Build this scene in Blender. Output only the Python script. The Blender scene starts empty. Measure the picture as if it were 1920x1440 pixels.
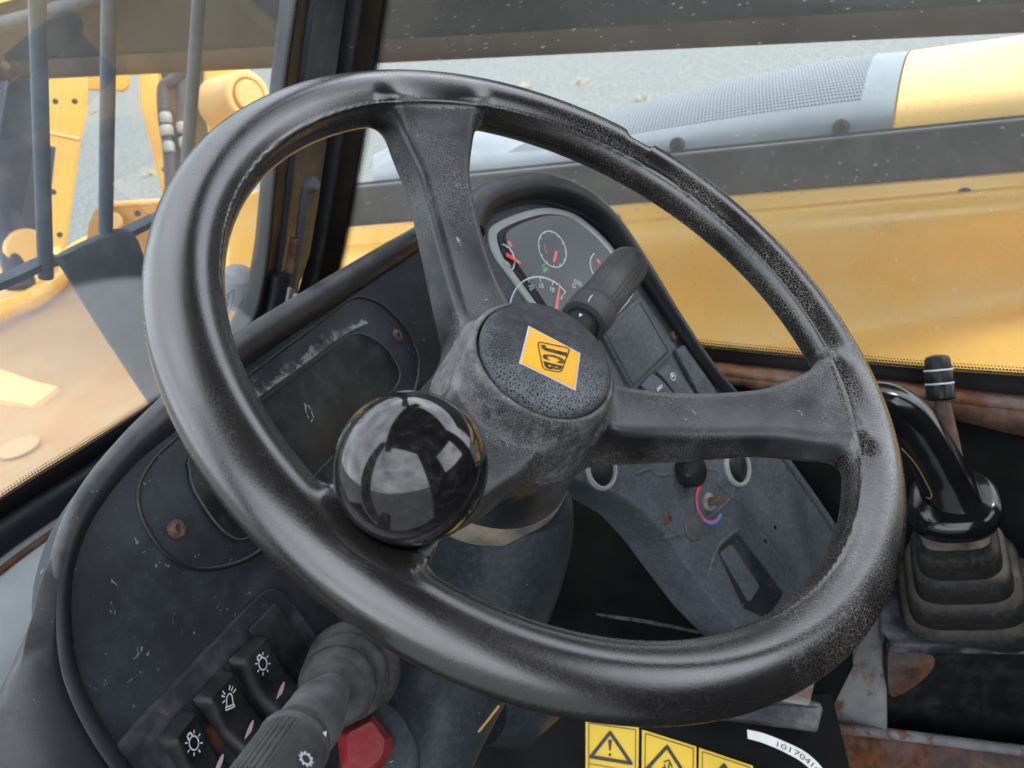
import bpy, bmesh, math, random
import numpy as np
from mathutils import Vector, Matrix
random.seed(7)
S = bpy.context.scene
COL = S.collection

# ------------------------------------------------------------------ camera
# world: X = machine right, Y = machine forward, Z = up, metres; ground at z = 0
FPX = 1600.0                                   # focal length in pixels of the 1920 px wide photograph
Rc = np.array([.337, -.497, .80]); Rc /= np.linalg.norm(Rc)
Fc = np.array([-.93, -.06, .36]); Fc = Fc - Fc @ Rc * Rc; Fc /= np.linalg.norm(Fc)
Uc = np.cross(Rc, Fc)
MC = np.array([Rc, Fc, Uc])                    # camera (right, down, ahead) -> world
WHEEL = np.array([0, 0, 1.6])                  # centre of the steering wheel rim
CAM = WHEEL - MC @ np.array([0.0271, -0.0287, 0.4239])
cd = bpy.data.cameras.new('camera'); cam = bpy.data.objects.new('camera', cd); COL.objects.link(cam)
cd.sensor_width = 36; cd.lens = 36 * FPX / 1920; cd.clip_start = .01; cd.clip_end = 500
cd.dof.use_dof = True; cd.dof.focus_distance = .45; cd.dof.aperture_fstop = 18
cam.matrix_world = Matrix(((MC[0, 0], -MC[0, 1], -MC[0, 2], CAM[0]), (MC[1, 0], -MC[1, 1], -MC[1, 2], CAM[1]),
                           (MC[2, 0], -MC[2, 1], -MC[2, 2], CAM[2]), (0, 0, 0, 1)))
S.camera = cam

# ------------------------------------------------------------------ sky, sun, exposure
SUN_EL, SUN_AZ = math.radians(50), math.radians(165)     # azimuth from +Y towards +X
w = bpy.data.worlds.new('World'); S.world = w; w.use_nodes = True
nt = w.node_tree; nt.nodes.clear()
out = nt.nodes.new('ShaderNodeOutputWorld'); bg = nt.nodes.new('ShaderNodeBackground')
sky = nt.nodes.new('ShaderNodeTexSky'); sky.sky_type = 'NISHITA'; sky.sun_disc = False
sky.sun_elevation = SUN_EL; sky.sun_rotation = SUN_AZ; sky.air_density = 1.0; sky.dust_density = 2.5; sky.ozone_density = 1.0
tc = nt.nodes.new('ShaderNodeTexCoord'); mp = nt.nodes.new('ShaderNodeMapping'); mp.inputs['Scale'].default_value = (1, 1, 1.8)
nz = nt.nodes.new('ShaderNodeTexNoise'); nz.inputs['Scale'].default_value = 2.6; nz.inputs['Detail'].default_value = 7; nz.inputs['Roughness'].default_value = .55
rp = nt.nodes.new('ShaderNodeValToRGB'); rp.color_ramp.elements[0].position = .32; rp.color_ramp.elements[1].position = .72
rp.color_ramp.elements[0].color = (5.6, 5.9, 6.9, 1); rp.color_ramp.elements[1].color = (16.5, 17, 18, 1)   # cloud deck, same units as the sky texture
mk = nt.nodes.new('ShaderNodeMix'); mk.data_type = 'RGBA'; mk.inputs[0].default_value = .85
nt.links.new(tc.outputs['Generated'], mp.inputs[0]); nt.links.new(mp.outputs[0], nz.inputs['Vector'])
nt.links.new(nz.outputs['Fac'], rp.inputs[0]); nt.links.new(sky.outputs[0], mk.inputs[6]); nt.links.new(rp.outputs[0], mk.inputs[7])
nt.links.new(mk.outputs[2], bg.inputs[0]); nt.links.new(bg.outputs[0], out.inputs[0]); bg.inputs[1].default_value = .15
sd = bpy.data.lights.new('sun', 'SUN'); sd.energy = 1.5; sd.angle = math.radians(14); sd.color = (1, .95, .87)
sun = bpy.data.objects.new('sun', sd); COL.objects.link(sun)
sdir = Vector((math.sin(SUN_AZ) * math.cos(SUN_EL), math.cos(SUN_AZ) * math.cos(SUN_EL), math.sin(SUN_EL)))
sun.rotation_euler = sdir.to_track_quat('Z', 'Y').to_euler()
S.view_settings.view_transform = 'Standard'; S.view_settings.look = 'None'; S.view_settings.gamma = 1
S.view_settings.use_curve_mapping = False; S.view_settings.exposure = 1.25
S.render.engine = 'CYCLES'; S.cycles.transparent_max_bounces = 24; S.cycles.max_bounces = 8

# ------------------------------------------------------------------ pixel -> place
def ray(u, v): return MC @ np.array([(u - 960) / FPX, (v - 720) / FPX, 1.0])
def D(u, v, d): return CAM + ray(u, v) * d                      # at a depth
def AX(u, v, i, val):
    r = ray(u, v); return CAM + r * ((val - CAM[i]) / r[i])
def PX(u, v, x): return AX(u, v, 0, x)
def PY(u, v, y): return AX(u, v, 1, y)
def PZ(u, v, z): return AX(u, v, 2, z)
def unit(a): a = np.array(a, float); return a / np.linalg.norm(a)
class Pl:                                                       # a real plane things lie on
    def __init__(s, p, n, ex=None):
        s.p = np.array(p, float); s.n = unit(n)
        ex = np.array([1, 0, 0] if ex is None else ex, float); s.ex = unit(ex - ex @ s.n * s.n); s.ey = np.cross(s.n, s.ex)
    def at(s, u, v, h=0):
        r = ray(u, v); q = s.p + s.n * h; return CAM + r * (((q - CAM) @ s.n) / (r @ s.n))
    def pts(s, L, h=0): return [s.at(u, v, h) for u, v in L]
    def loc(s, c, a, b, h=0): return np.array(c) + s.ex * a + s.ey * b + s.n * h

# ------------------------------------------------------------------ scene helpers
def link(o, parent=None):
    COL.objects.link(o)
    if parent is not None:
        o.parent = parent
        if parent.type == 'EMPTY': o.matrix_parent_inverse = Matrix.Translation(-Vector(parent.location))
    return o
def thing(name, label, cat, loc, group=None):
    o = bpy.data.objects.new(name, None); o.empty_display_size = .05; o.location = [float(c) for c in loc]
    COL.objects.link(o); o['label'] = label; o['category'] = cat
    if group: o['group'] = group
    return o
def tag(o, label, cat, group=None):
    o['label'] = label; o['category'] = cat
    if group: o['group'] = group
    return o
def mesh(name, V, F, m, parent=None, smooth=True, sharp=None, uv=None):
    me = bpy.data.meshes.new(name); me.from_pydata([tuple(map(float, p)) for p in V], [], F)
    bm = bmesh.new(); bm.from_mesh(me); bmesh.ops.recalc_face_normals(bm, faces=bm.faces); bm.to_mesh(me); bm.free()
    if smooth: me.shade_smooth()
    if sharp is not None and smooth: me.set_sharp_from_angle(angle=math.radians(sharp))
    if uv is not None:
        l = me.uv_layers.new(name='UVMap')
        for lp in me.loops: l.data[lp.index].uv = uv[lp.vertex_index]
    for mm in (m if isinstance(m, (list, tuple)) else [m]): me.materials.append(mm)
    return link(bpy.data.objects.new(name, me), parent)
class MB:                                                       # collects shapes into one mesh
    def __init__(s): s.V = []; s.F = []; s.I = []
    def add(s, V, F, mi=0):
        b = len(s.V); s.V += [np.array(p, float) for p in V]; s.F += [[i + b for i in f] for f in F]; s.I += [mi] * len(F); return s
    def build(s, name, m, parent=None, smooth=True, sharp=40):
        me = bpy.data.meshes.new(name); me.from_pydata([tuple(map(float, p)) for p in s.V], [], s.F)
        for mm in (m if isinstance(m, (list, tuple)) else [m]): me.materials.append(mm)
        me.polygons.foreach_set('material_index', s.I)
        bm = bmesh.new(); bm.from_mesh(me); bmesh.ops.recalc_face_normals(bm, faces=bm.faces); bm.to_mesh(me); bm.free()
        if smooth: me.shade_smooth(); me.set_sharp_from_angle(angle=math.radians(sharp))
        return link(bpy.data.objects.new(name, me), parent)
def crv(P, k=6, closed=False):                                  # Catmull-Rom through points
    P = [np.array(p, float) for p in P]; n = len(P); o = []
    for i in range(n if closed else n - 1):
        a, b, c, d = (P[(i - 1) % n] if closed or i > 0 else P[0]), P[i], P[(i + 1) % n], (P[(i + 2) % n] if closed or i + 2 < n else P[-1])
        for j in range(k):
            t = j / k; o.append(.5 * (2 * b + (c - a) * t + (2 * a - 5 * b + 4 * c - d) * t * t + (3 * b - a - 3 * c + d) * t ** 3))
    if not closed: o.append(P[-1])
    return o
def fillet(P, r, k=5):                                          # closed polygon, rounded corners
    P = [np.array(p, float) for p in P]; n = len(P); o = []
    rr = r if isinstance(r, (list, tuple)) else [r] * n
    for i in range(n):
        a, b, c = P[i - 1], P[i], P[(i + 1) % n]; q = rr[i]
        q1 = min(q, np.linalg.norm(a - b) * .48); q2 = min(q, np.linalg.norm(c - b) * .48)
        s, e = b + unit(a - b) * q1, b + unit(c - b) * q2
        for j in range(k + 1):
            t = j / k; o.append((1 - t) ** 2 * s + 2 * t * (1 - t) * b + t * t * e)
    return o
def tube_g(pts, rad, seg=14, closed=False, cap=True, sec=None, up=None):
    P = [np.array(p, float) for p in pts]; n = len(P)
    rad = rad if isinstance(rad, (list, tuple, np.ndarray)) else [rad] * n
    T = [unit((P[(i + 1) % n] if closed else P[min(i + 1, n - 1)]) - (P[i - 1] if closed else P[max(i - 1, 0)])) for i in range(n)]
    ref = np.array(up if up is not None else (0, 0, 1.)); ref = ref if abs(ref @ T[0]) < .95 else np.array([1., 0, 0])
    N = unit(ref - ref @ T[0] * T[0]); V = []; F = []
    for i in range(n):
        N = unit(N - N @ T[i] * T[i]) if up is None else unit(ref - ref @ T[i] * T[i]); B = np.cross(T[i], N)
        for j in range(seg):
            a = 2 * math.pi * j / seg; c, s_ = math.cos(a), math.sin(a); k1 = k2 = 1.
            if sec:
                e = sec[2] if len(sec) > 2 else 1.
                c = math.copysign(abs(c) ** e, c); s_ = math.copysign(abs(s_) ** e, s_); k1, k2 = sec[0], sec[1]
            V.append(P[i] + rad[i] * (c * k1 * N + s_ * k2 * B))
    for i in range(n if closed else n - 1):
        for j in range(seg):
            a, b = i * seg, ((i + 1) % n) * seg; F.append([a + j, a + (j + 1) % seg, b + (j + 1) % seg, b + j])
    if cap and not closed: F += [list(range(seg))[::-1], [(n - 1) * seg + j for j in range(seg)]]
    return V, F
def lathe_g(o, ax, prof, seg=40, ref=None):                     # prof: (radius, height along ax)
    ax = unit(ax); r0 = np.array(ref if ref is not None else ((0, 0, 1.) if abs(ax[2]) < .9 else (1., 0, 0)))
    X = unit(r0 - r0 @ ax * ax); Y = np.cross(ax, X); V = []; F = []
    for r, h in prof:
        for j in range(seg):
            a = 2 * math.pi * j / seg; V.append(np.array(o) + ax * h + max(r, 1e-5) * (math.cos(a) * X + math.sin(a) * Y))
    for i in range(len(prof) - 1):
        for j in range(seg): F.append([i * seg + j, i * seg + (j + 1) % seg, (i + 1) * seg + (j + 1) % seg, (i + 1) * seg + j])
    F += [list(range(seg))[::-1], [(len(prof) - 1) * seg + j for j in range(seg)]]
    return V, F
def slab_g(pts, n, th, bev=.0015, steps=3):                     # plate with rounded top edge; pts = top outline
    P = [np.array(p, float) for p in pts]; n = unit(n); c = sum(P) / len(P); N = len(P)
    area = sum(np.cross(P[i] - c, P[(i + 1) % N] - c) @ n for i in range(N))
    if area < 0: P = P[::-1]
    inn = []
    for i in range(N):
        a, b = unit(P[i] - P[i - 1] + 1e-12), unit(P[(i + 1) % N] - P[i] + 1e-12); t = a + b
        t = unit(t) if np.linalg.norm(t) > 1e-6 else a
        inn.append(np.cross(n, t) / max(.5, t @ a))
    rings = [[p - n * th for p in P]]
    for s in range(steps + 1):
        a = math.pi / 2 * s / steps
        rings.append([P[i] + inn[i] * bev * (1 - math.cos(a)) - n * bev * (1 - math.sin(a)) for i in range(N)])
    V = [p for r in rings for p in r]; F = []
    for k in range(len(rings) - 1):
        for i in range(N): F.append([k * N + i, k * N + (i + 1) % N, (k + 1) * N + (i + 1) % N, (k + 1) * N + i])
    F += [list(range(N))[::-1], [(len(rings) - 1) * N + i for i in range(N)]]
    return V, F
def slab(name, pts, n, th, m, parent=None, bev=.0015): V, F = slab_g(pts, n, th, bev); return mesh(name, V, F, m, parent, True, 35)
def tube(name, pts, r, m, parent=None, seg=14, **k): V, F = tube_g(pts, r, seg, **k); return mesh(name, V, F, m, parent, True, 50)
def lathe(name, o, ax, prof, m, parent=None, seg=40, sharp=35): V, F = lathe_g(o, ax, prof, seg); return mesh(name, V, F, m, parent, True, sharp)
def grid(name, rows, m, parent=None, sharp=60, th=0, uv=False):  # lofted surface from rows of points
    n, k = len(rows), len(rows[0]); V = [p for r in rows for p in r]
    F = [[i * k + j, i * k + j + 1, (i + 1) * k + j + 1, (i + 1) * k + j] for i in range(n - 1) for j in range(k - 1)]
    U = [(j / (k - 1), i / (n - 1)) for i in range(n) for j in range(k)] if uv else None
    o = mesh(name, V, F, m, parent, True, sharp, U)
    if th: md = o.modifiers.new('thickness', 'SOLIDIFY'); md.thickness = th; md.offset = 0
    return o
def ring_g(pl, c, r0, r1, a0=0, a1=360, h=.0004, k=40):         # flat printed arc
    V = []; F = []
    for i in range(k + 1):
        a = math.radians(a0 + (a1 - a0) * i / k)
        for r in (r0, r1): V.append(pl.loc(c, r * math.cos(a), r * math.sin(a), h))
    for i in range(k): F.append([2 * i, 2 * i + 1, 2 * i + 3, 2 * i + 2])
    return V, F
def line_g(pl, a, b, w0, h=.0004, w1=None):                     # flat printed stroke between two places on a plane
    a, b = np.array(a), np.array(b); t = np.cross(pl.n, unit(b - a)); w1 = w0 if w1 is None else w1
    return [a + t * w0 / 2 + pl.n * h, a - t * w0 / 2 + pl.n * h, b - t * w1 / 2 + pl.n * h, b + t * w1 / 2 + pl.n * h], [[0, 1, 2, 3]]
def text_g(s, o, ex, ey, size, sx=1., bold=0):                  # lettering as flat faces
    cu = bpy.data.curves.new('t', 'FONT'); cu.body = s; cu.size = 1; cu.align_x = 'CENTER'; cu.align_y = 'CENTER'; cu.offset = bold; cu.resolution_u = 3
    ob = bpy.data.objects.new('t', cu); COL.objects.link(ob)
    me = ob.to_mesh(); V = [np.array(o) + np.array(ex) * v.co.x * size * sx + np.array(ey) * v.co.y * size for v in me.vertices]
    F = [list(p.vertices) for p in me.polygons]; ob.to_mesh_clear(); bpy.data.objects.remove(ob); bpy.data.curves.remove(cu)
    return V, F
def sdf_arrays(fn, lo, hi, h):                                  # surface nets of a distance function
    ax = [np.arange(lo[i], hi[i] + h, h) for i in range(3)]
    X, Y, Z = np.meshgrid(*ax, indexing='ij'); d = fn(X, Y, Z); ins = d < 0; n = np.array(d.shape) - 1
    cnt = np.zeros(n); acc = np.zeros(tuple(n) + (3,))
    cor = [(i, j, k) for i in (0, 1) for j in (0, 1) for k in (0, 1)]
    def sub(A, c): return A[c[0]:c[0] + n[0], c[1]:c[1] + n[1], c[2]:c[2] + n[2]]
    for a in cor:
        for q in range(3):
            if a[q]: continue
            b = list(a); b[q] = 1; da, db = sub(d, a), sub(d, b); cr = (da < 0) != (db < 0)
            t = np.where(cr, da / np.where(cr, da - db, 1), 0); cnt += cr
            for x in range(3): acc[..., x] += cr * (a[x] + (t if x == q else 0))
    act = cnt > 0; idx = -np.ones(n, int); idx[act] = np.arange(act.sum()); cells = np.argwhere(act)
    V = np.array(lo) + h * (cells + acc[act] / cnt[act][:, None]); F = []
    for q in range(3):
        a, b = (q + 1) % 3, (q + 2) % 3; s1 = [slice(1, -1)] * 3; s1[q] = slice(0, -1); s2 = list(s1); s2[q] = slice(1, None)
        A, B = ins[tuple(s1)], ins[tuple(s2)]; e = np.argwhere(A != B); off = np.ones(3, int); off[q] = 0; e = e + off
        fl = A[A != B]
        def g(da, db): c = e.copy(); c[:, a] -= da; c[:, b] -= db; return idx[c[:, 0], c[:, 1], c[:, 2]]
        Q = np.stack([g(1, 1), g(0, 1), g(0, 0), g(1, 0)], 1); Q[~fl] = Q[~fl][:, ::-1]; F.append(Q)
    F = np.concatenate(F); F = F[(F >= 0).all(1)]
    e = h * .3
    for it in range(3):
        G = np.stack([(fn(*(V + e * np.eye(3)[i]).T) - fn(*(V - e * np.eye(3)[i]).T)) / (2 * e) for i in range(3)], 1)
        G /= np.linalg.norm(G, axis=1)[:, None] + 1e-9
        if it < 2: V = V - G * np.clip(fn(*V.T), -h * .6, h * .6)[:, None]
    return V, F, G
def sdf_obj(name, V, F, G, m, parent, keep=None):
    if keep is not None:
        F = F[keep]; us = np.unique(F); mp_ = -np.ones(len(V), int); mp_[us] = np.arange(len(us)); F = mp_[F]; V = V[us]; G = G[us]
    me = bpy.data.meshes.new(name); me.from_pydata(V.tolist(), [], F.tolist()); me.materials.append(m); me.shade_smooth()
    me.normals_split_custom_set_from_vertices(G.tolist())
    return link(bpy.data.objects.new(name, me), parent)
def smin(a, b, k): h = np.clip(.5 + .5 * (b - a) / k, 0, 1); return b + (a - b) * h - k * h * (1 - h)
def sstep(a, b, x): t = np.clip((x - a) / (b - a), 0, 1); return t * t * (3 - 2 * t)

# ------------------------------------------------------------------ materials
class NT:
    def __init__(s, name):
        s.m = bpy.data.materials.new(name); s.m.use_nodes = True; s.t = s.m.node_tree; s.t.nodes.clear()
        s.out = s.t.nodes.new('ShaderNodeOutputMaterial'); s.co = s.t.nodes.new('ShaderNodeTexCoord')
        s.o = s.co.outputs['Object']; s.uv = s.co.outputs['UV']
    def n(s, ty, **k):
        x = s.t.nodes.new(ty)
        for a, b in k.items():
            if a.startswith('i_'):
                key = a[2:]; i = x.inputs[int(key) if key.isdigit() else key.replace('_', ' ')]
                if isinstance(b, bpy.types.NodeSocket): s.t.links.new(b, i)
                else: i.default_value = b
            else: setattr(x, a, b)
        return x
    def noise(s, sc, det=4, ro=.55, vec=None, dist=0): return s.n('ShaderNodeTexNoise', i_Vector=vec or s.o, i_Scale=sc, i_Detail=det, i_Roughness=ro, i_Distortion=dist).outputs['Fac']
    def ramp(s, f, a, b, smooth=True):
        x = s.n('ShaderNodeMapRange', i_0=f, i_1=a, i_2=b); x.interpolation_type = 'SMOOTHSTEP' if smooth else 'LINEAR'; return x.outputs[0]
    def math(s, op, a, b=0.): x = s.n('ShaderNodeMath', i_0=a, i_1=b); x.operation = op; return x.outputs[0]
    def mix(s, f, a, b): x = s.n('ShaderNodeMix', data_type='RGBA', i_0=f, i_6=a, i_7=b); return x.outputs[2]
    def mapv(s, scale=(1, 1, 1), rot=(0, 0, 0), vec=None): return s.n('ShaderNodeMapping', i_0=vec or s.o, i_2=rot, i_3=scale).outputs[0]
def c4(c): return (*c, 1)
def mat(name, base, base2=None, rough=.5, nsc=25, bump=None, dust=None, up=None, crack=None, rust=None, speck=None, metal=0, spec=.26, coat=0, rvar=.12, mott=None):
    """base/base2 mottled by noise; dust=(colour, amount, scale); up=(colour, amount) on upward faces;
    crack=(scale, width, colour, amount); rust=(lo, hi, scale); speck=(scale, lo, colour)"""
    t = NT(name); b2 = base2 or tuple(x * .7 for x in base)
    col = t.mix(t.ramp(t.noise(nsc, 5), .3, .7), c4(base), c4(b2)); rg = t.n('ShaderNodeMapRange', i_0=t.noise(nsc * 1.7, 4), i_1=.3, i_2=.7, i_3=rough - rvar, i_4=rough + rvar).outputs[0]
    hgt = None
    if mott: col = t.mix(t.math('MULTIPLY', t.ramp(t.noise(mott[1], 6, .65), .45, .7), mott[2]), col, c4(mott[0]))
    if crack:
        wv = t.n('ShaderNodeVectorMath', operation='ADD', i_0=t.o, i_1=t.n('ShaderNodeVectorMath', operation='SCALE', i_0=t.n('ShaderNodeTexNoise', i_Vector=t.o, i_Scale=crack[0] * .8, i_Detail=2).outputs['Color'], i_Scale=.6 / crack[0]).outputs[0]).outputs[0]
        vo = t.n('ShaderNodeTexVoronoi', feature='DISTANCE_TO_EDGE', i_Vector=wv, i_Scale=crack[0]).outputs['Distance']
        line = t.ramp(vo, crack[1], crack[1] * .25); msk = t.ramp(t.noise(crack[4] if len(crack) > 4 else 14, 4, .6), .38, .66)
        if len(crack) > 5:
            dt = t.n('ShaderNodeVectorMath', operation='DOT_PRODUCT', i_0=t.o, i_1=crack[5]).outputs['Value']; msk = t.math('MULTIPLY', msk, t.ramp(dt, crack[6], crack[7])); msk = t.math('ADD', msk, .10)
        f = t.math('MULTIPLY', line, t.math('MULTIPLY', msk, crack[3])); col = t.mix(f, col, c4(crack[2])); rg = t.math('ADD', rg, t.math('MULTIPLY', f, .3))
        hgt = t.math('MULTIPLY', t.ramp(vo, 0, crack[1] * 1.6), t.math('ADD', t.math('MULTIPLY', msk, .8), .08))
    if rust:
        f = t.ramp(t.noise(rust[2], 8, .68), rust[0], rust[1]); rc = t.mix(t.ramp(t.noise(rust[2] * 5, 6, .7), .3, .7), (.16, .06, .025, 1), (.05, .022, .014, 1))
        col = t.mix(f, col, rc); rg = t.math('MAXIMUM', rg, t.math('MULTIPLY', f, .85))
    if dust:
        f = t.math('MULTIPLY', t.ramp(t.noise(dust[2], 7, .68), .4, .75), dust[1]); col = t.mix(f, col, c4(dust[0])); rg = t.math('ADD', rg, t.math('MULTIPLY', f, .35))
    if up:
        nz_ = t.n('ShaderNodeSeparateXYZ', i_0=t.n('ShaderNodeNewGeometry').outputs['Normal']).outputs[2]
        f = t.math('MULTIPLY', t.ramp(nz_, .25, .95), t.math('MULTIPLY', t.ramp(t.noise(up[2], 7, .65), .2, .68), up[1])); col = t.mix(f, col, c4(up[0])); rg = t.math('ADD', rg, t.math('MULTIPLY', f, .3))
    if speck:
        f = t.ramp(t.noise(speck[0], 3, .6, dist=1.2), speck[1], speck[1] + .05); col = t.mix(f, col, c4(speck[2]))
    p = t.n('ShaderNodeBsdfPrincipled', i_Base_Color=col, i_Roughness=rg, i_Metallic=metal); p.inputs['Specular IOR Level'].default_value = spec; p.inputs['Coat Weight'].default_value = coat
    if bump or hgt:
        if bump:
            h2 = t.noise(bump[0], 4, .6); h2 = t.math('MULTIPLY', h2, bump[1]); hgt = t.math('ADD', hgt, h2) if hgt else h2
        bp = t.n('ShaderNodeBump', i_Height=hgt, i_Strength=bump[2] if bump and len(bump) > 2 else .5, i_Distance=.0006); t.t.links.new(bp.outputs[0], p.inputs['Normal'])
    t.t.links.new(p.outputs[0], t.out.inputs[0]); return t.m
def plain(name, c, rough=.5, emit=0, spec=.5):
    t = NT(name); p = t.n('ShaderNodeBsdfPrincipled', i_Base_Color=c4(c), i_Roughness=rough); p.inputs['Specular IOR Level'].default_value = spec
    t.t.links.new(p.outputs[0], t.out.inputs[0]); return t.m
DUST = (.30, .29, .27)
M = {}
M['wheel'] = mat('wheel_rubber', (.008, .0075, .008), (.013, .012, .011), .24, 18, (1700, .22, .13), crack=(600, .065, (.13, .112, .09), 1.0, 20, (.45, -.89, 0), -.02, .12), speck=(420, .73, (.3, .27, .22)), spec=.9, rvar=.05)
M['spoke'] = mat('spoke_rubber', (.011, .011, .013), (.018, .0175, .0185), .31, 20, (1500, .3, .22), crack=(680, .15, (.12, .12, .125), .95, 14), up=((.17, .165, .165), .35, 30), speck=(260, .70, (.38, .38, .37)), spec=.45)
M['hub'] = mat('hub_rubber', (.022, .022, .024), (.032, .031, .032), .48, 22, (1200, .5, .35), crack=(680, .12, (.16, .16, .16), .8, 14), dust=((.24, .235, .23), .55, 170), up=((.24, .235, .23), .8, 130), speck=(230, .69, (.45, .45, .43)))
M['cap'] = mat('hub_cap_leather', (.013, .014, .016), (.022, .023, .026), .48, 30, (1500, .6, .6), crack=(600, .26, (.20, .215, .23), 1.0, 5), dust=((.2, .2, .2), .2, 150))
M['ball'] = mat('knob_gloss', (.006, .006, .007), (.010, .009, .009), .06, 60, None, mott=((.035, .03, .026), 300, .5), speck=(500, .74, (.09, .08, .07)), rvar=.03, spec=.45, coat=.2)
M['dash'] = mat('dash_plastic', (.0085, .0110, .0148), (.0135, .0168, .0215), .50, 12, (1400, .6, .4), dust=((.075, .085, .10), .3, 30), up=((.10, .105, .115), .12, 40), speck=(190, .665, (.16, .17, .18)))
M['dash2'] = mat('dash_cover', (.0035, .0042, .005), (.0065, .008, .009), .42, 16, (1000, .4, .3), dust=((.08, .09, .09), .35, 60), speck=(150, .73, (.26, .27, .27)))
M['roll'] = mat('dash_edge', (.011, .0115, .014), (.017, .0175, .021), .33, 14, (1500, .6, .4), up=((.18, .185, .19), .35, 40), speck=(260, .745, (.3, .3, .3)))
M['pod'] = mat('pod_plastic', (.040, .049, .058), (.062, .073, .083), .55, 24, (900, .5, .35), dust=((.17, .185, .20), .4, 260), speck=(170, .735, (.36, .38, .38)))
M['black'] = mat('black_plastic', (.006, .0065, .007), (.011, .0115, .012), .42, 20, (900, .3, .2), dust=((.06, .065, .065), .3, 60), speck=(200, .75, (.2, .2, .2)))
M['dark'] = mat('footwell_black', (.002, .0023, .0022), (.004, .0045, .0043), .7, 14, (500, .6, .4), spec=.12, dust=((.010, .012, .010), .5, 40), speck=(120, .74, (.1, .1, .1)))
M['gloss'] = mat('lever_gloss', (.005, .005, .006), (.007, .007, .008), .14, 40, None, rvar=.04, coat=.0, spec=.5)
M['grey'] = mat('shroud_grey', (.016, .020, .026), (.023, .028, .034), .42, 14, (600, .3, .2), dust=((.10, .11, .12), .25, 300), speck=(190, .72, (.33, .34, .35)))
M['rubber'] = mat('boot_rubber', (.012, .012, .012), (.020, .0195, .019), .6, 25, (700, .6, .45), up=((.23, .205, .165), .7, 40), dust=((.10, .095, .085), .35, 200))
M['arm'] = mat('arm_plastic', (.075, .078, .085), (.10, .102, .105), .5, 30, (900, .4, .3), dust=((.24, .23, .22), .4, 60))
M['bellow'] = mat('bellow_rubber', (.024, .0235, .0235), (.036, .035, .034), .5, 25, (800, .5, .4), dust=((.13, .125, .115), .3, 160), speck=(230, .74, (.36, .35, .33)))
M['stalk'] = mat('stalk_plastic', (.045, .046, .048), (.062, .062, .062), .5, 30, (900, .4, .3), dust=((.18, .175, .16), .35, 50), speck=(300, .74, (.4, .39, .37)))
M['rust'] = mat('rusted_steel', (.10, .085, .075), (.055, .045, .04), .75, 20, (300, 1, .6), rust=(.40, .55, 14), dust=((.25, .22, .19), .4, 30))
M['worn'] = mat('worn_painted_steel', (.20, .20, .205), (.11, .115, .125), .65, 26, (350, .8, .5), rust=(.53, .60, 34), dust=((.33, .32, .30), .5, 16))
M['panelrust'] = mat('rust_bubbled_panel', (.009, .0105, .014), (.016, .0175, .021), .6, 20, (300, .8, .5), rust=(.58, .64, 26), dust=((.16, .165, .17), .3, 40))
M['console'] = mat('console_black', (.016, .017, .022), (.026, .028, .034), .42, 18, (500, .5, .35), dust=((.28, .28, .29), .6, 17), rust=(.69, .73, 20))
M['screw'] = mat('rusty_screw', (.10, .05, .032), (.055, .032, .026), .7, 200, (900, 1, .6), dust=((.25, .19, .15), .5, 160))
M['yellow'] = mat('yellow_paint', (.95, .56, .11), (.92, .50, .085), .33, 4, (30, .3, .05), dust=((.80, .58, .28), .3, 14), speck=(95, .70, (.88, .74, .52)), mott=((.50, .28, .07), 11, .12), spec=.7)
M['yellow2'] = mat('yellow_hood', (.84, .52, .16), (.80, .46, .12), .4, 3, (30, .3, .1), dust=((.85, .72, .45), .5, 3))
M['orange'] = mat('dusty_yellow_frame', (.46, .25, .065), (.40, .19, .045), .6, 6, (60, .4, .2), dust=((.42, .28, .14), .7, 14), rust=(.72, .80, 8))
M['boom'] = mat('boom_paint', (.010, .011, .010), (.019, .020, .018), .5, 7, (90, .4, .2), dust=((.075, .07, .06), .5, 6), speck=(75, .76, (.22, .22, .21)))
M['boomrust'] = mat('boom_edge', (.075, .050, .033), (.045, .032, .024), .7, 12, (90, .5, .2), dust=((.12, .09, .065), .4, 10))
M['strip'] = mat('engine_bay_dark', (.05, .05, .05), (.08, .078, .074), .6, 8, (90, .5, .3), dust=((.17, .165, .15), .6, 9), speck=(75, .75, (.25, .25, .23)))
M['grill'] = mat('grey_grille', (.17, .20, .235), (.20, .235, .265), .5, 8, None, dust=((.27, .29, .31), .4, 12))
M['guard'] = mat('guard_steel', (.034, .050, .072), (.050, .066, .090), .48, 12, (300, .5, .3), dust=((.17, .18, .19), .35, 25), speck=(130, .76, (.35, .33, .3)))
M['navy'] = mat('cylinder_dark', (.05, .052, .075), (.07, .07, .095), .5, 8)
M['pillar'] = mat('pillar_black', (.010, .012, .016), (.016, .018, .023), .45, 16, (700, .4, .3), speck=(130, .73, (.25, .25, .25)))
M['pillarrust'] = mat('pillar_foot', (.012, .013, .016), (.02, .02, .02), .6, 16, (400, .6, .4), rust=(.56, .64, 16))
M['seal'] = mat('window_seal', (.045, .05, .058), (.07, .075, .085), .5, 40, (500, .4, .3), speck=(160, .7, (.3, .3, .3)))
M['brown'] = mat('dirty_seal', (.055, .042, .028), (.035, .028, .02), .75, 40, (300, .6, .4), speck=(150, .7, (.22, .18, .13)))
M['ledge'] = mat('grey_ledge', (.27, .30, .32), (.34, .36, .37), .6, 20, (200, .4, .2))
M['tan'] = mat('dusty_collar', (.20, .17, .125), (.075, .07, .06), .8, 26, (300, .8, .5), dust=((.36, .31, .23), .7, 22))
M['red'] = mat('red_switch', (.16, .009, .011), (.12, .008, .010), .45, 30, (800, .4, .3), dust=((.3, .11, .10), .3, 60))
M['stalkw'] = plain('worn_white', (.30, .32, .32), .7)
M['white'] = plain('print_white', (.62, .64, .68), .5)
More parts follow.
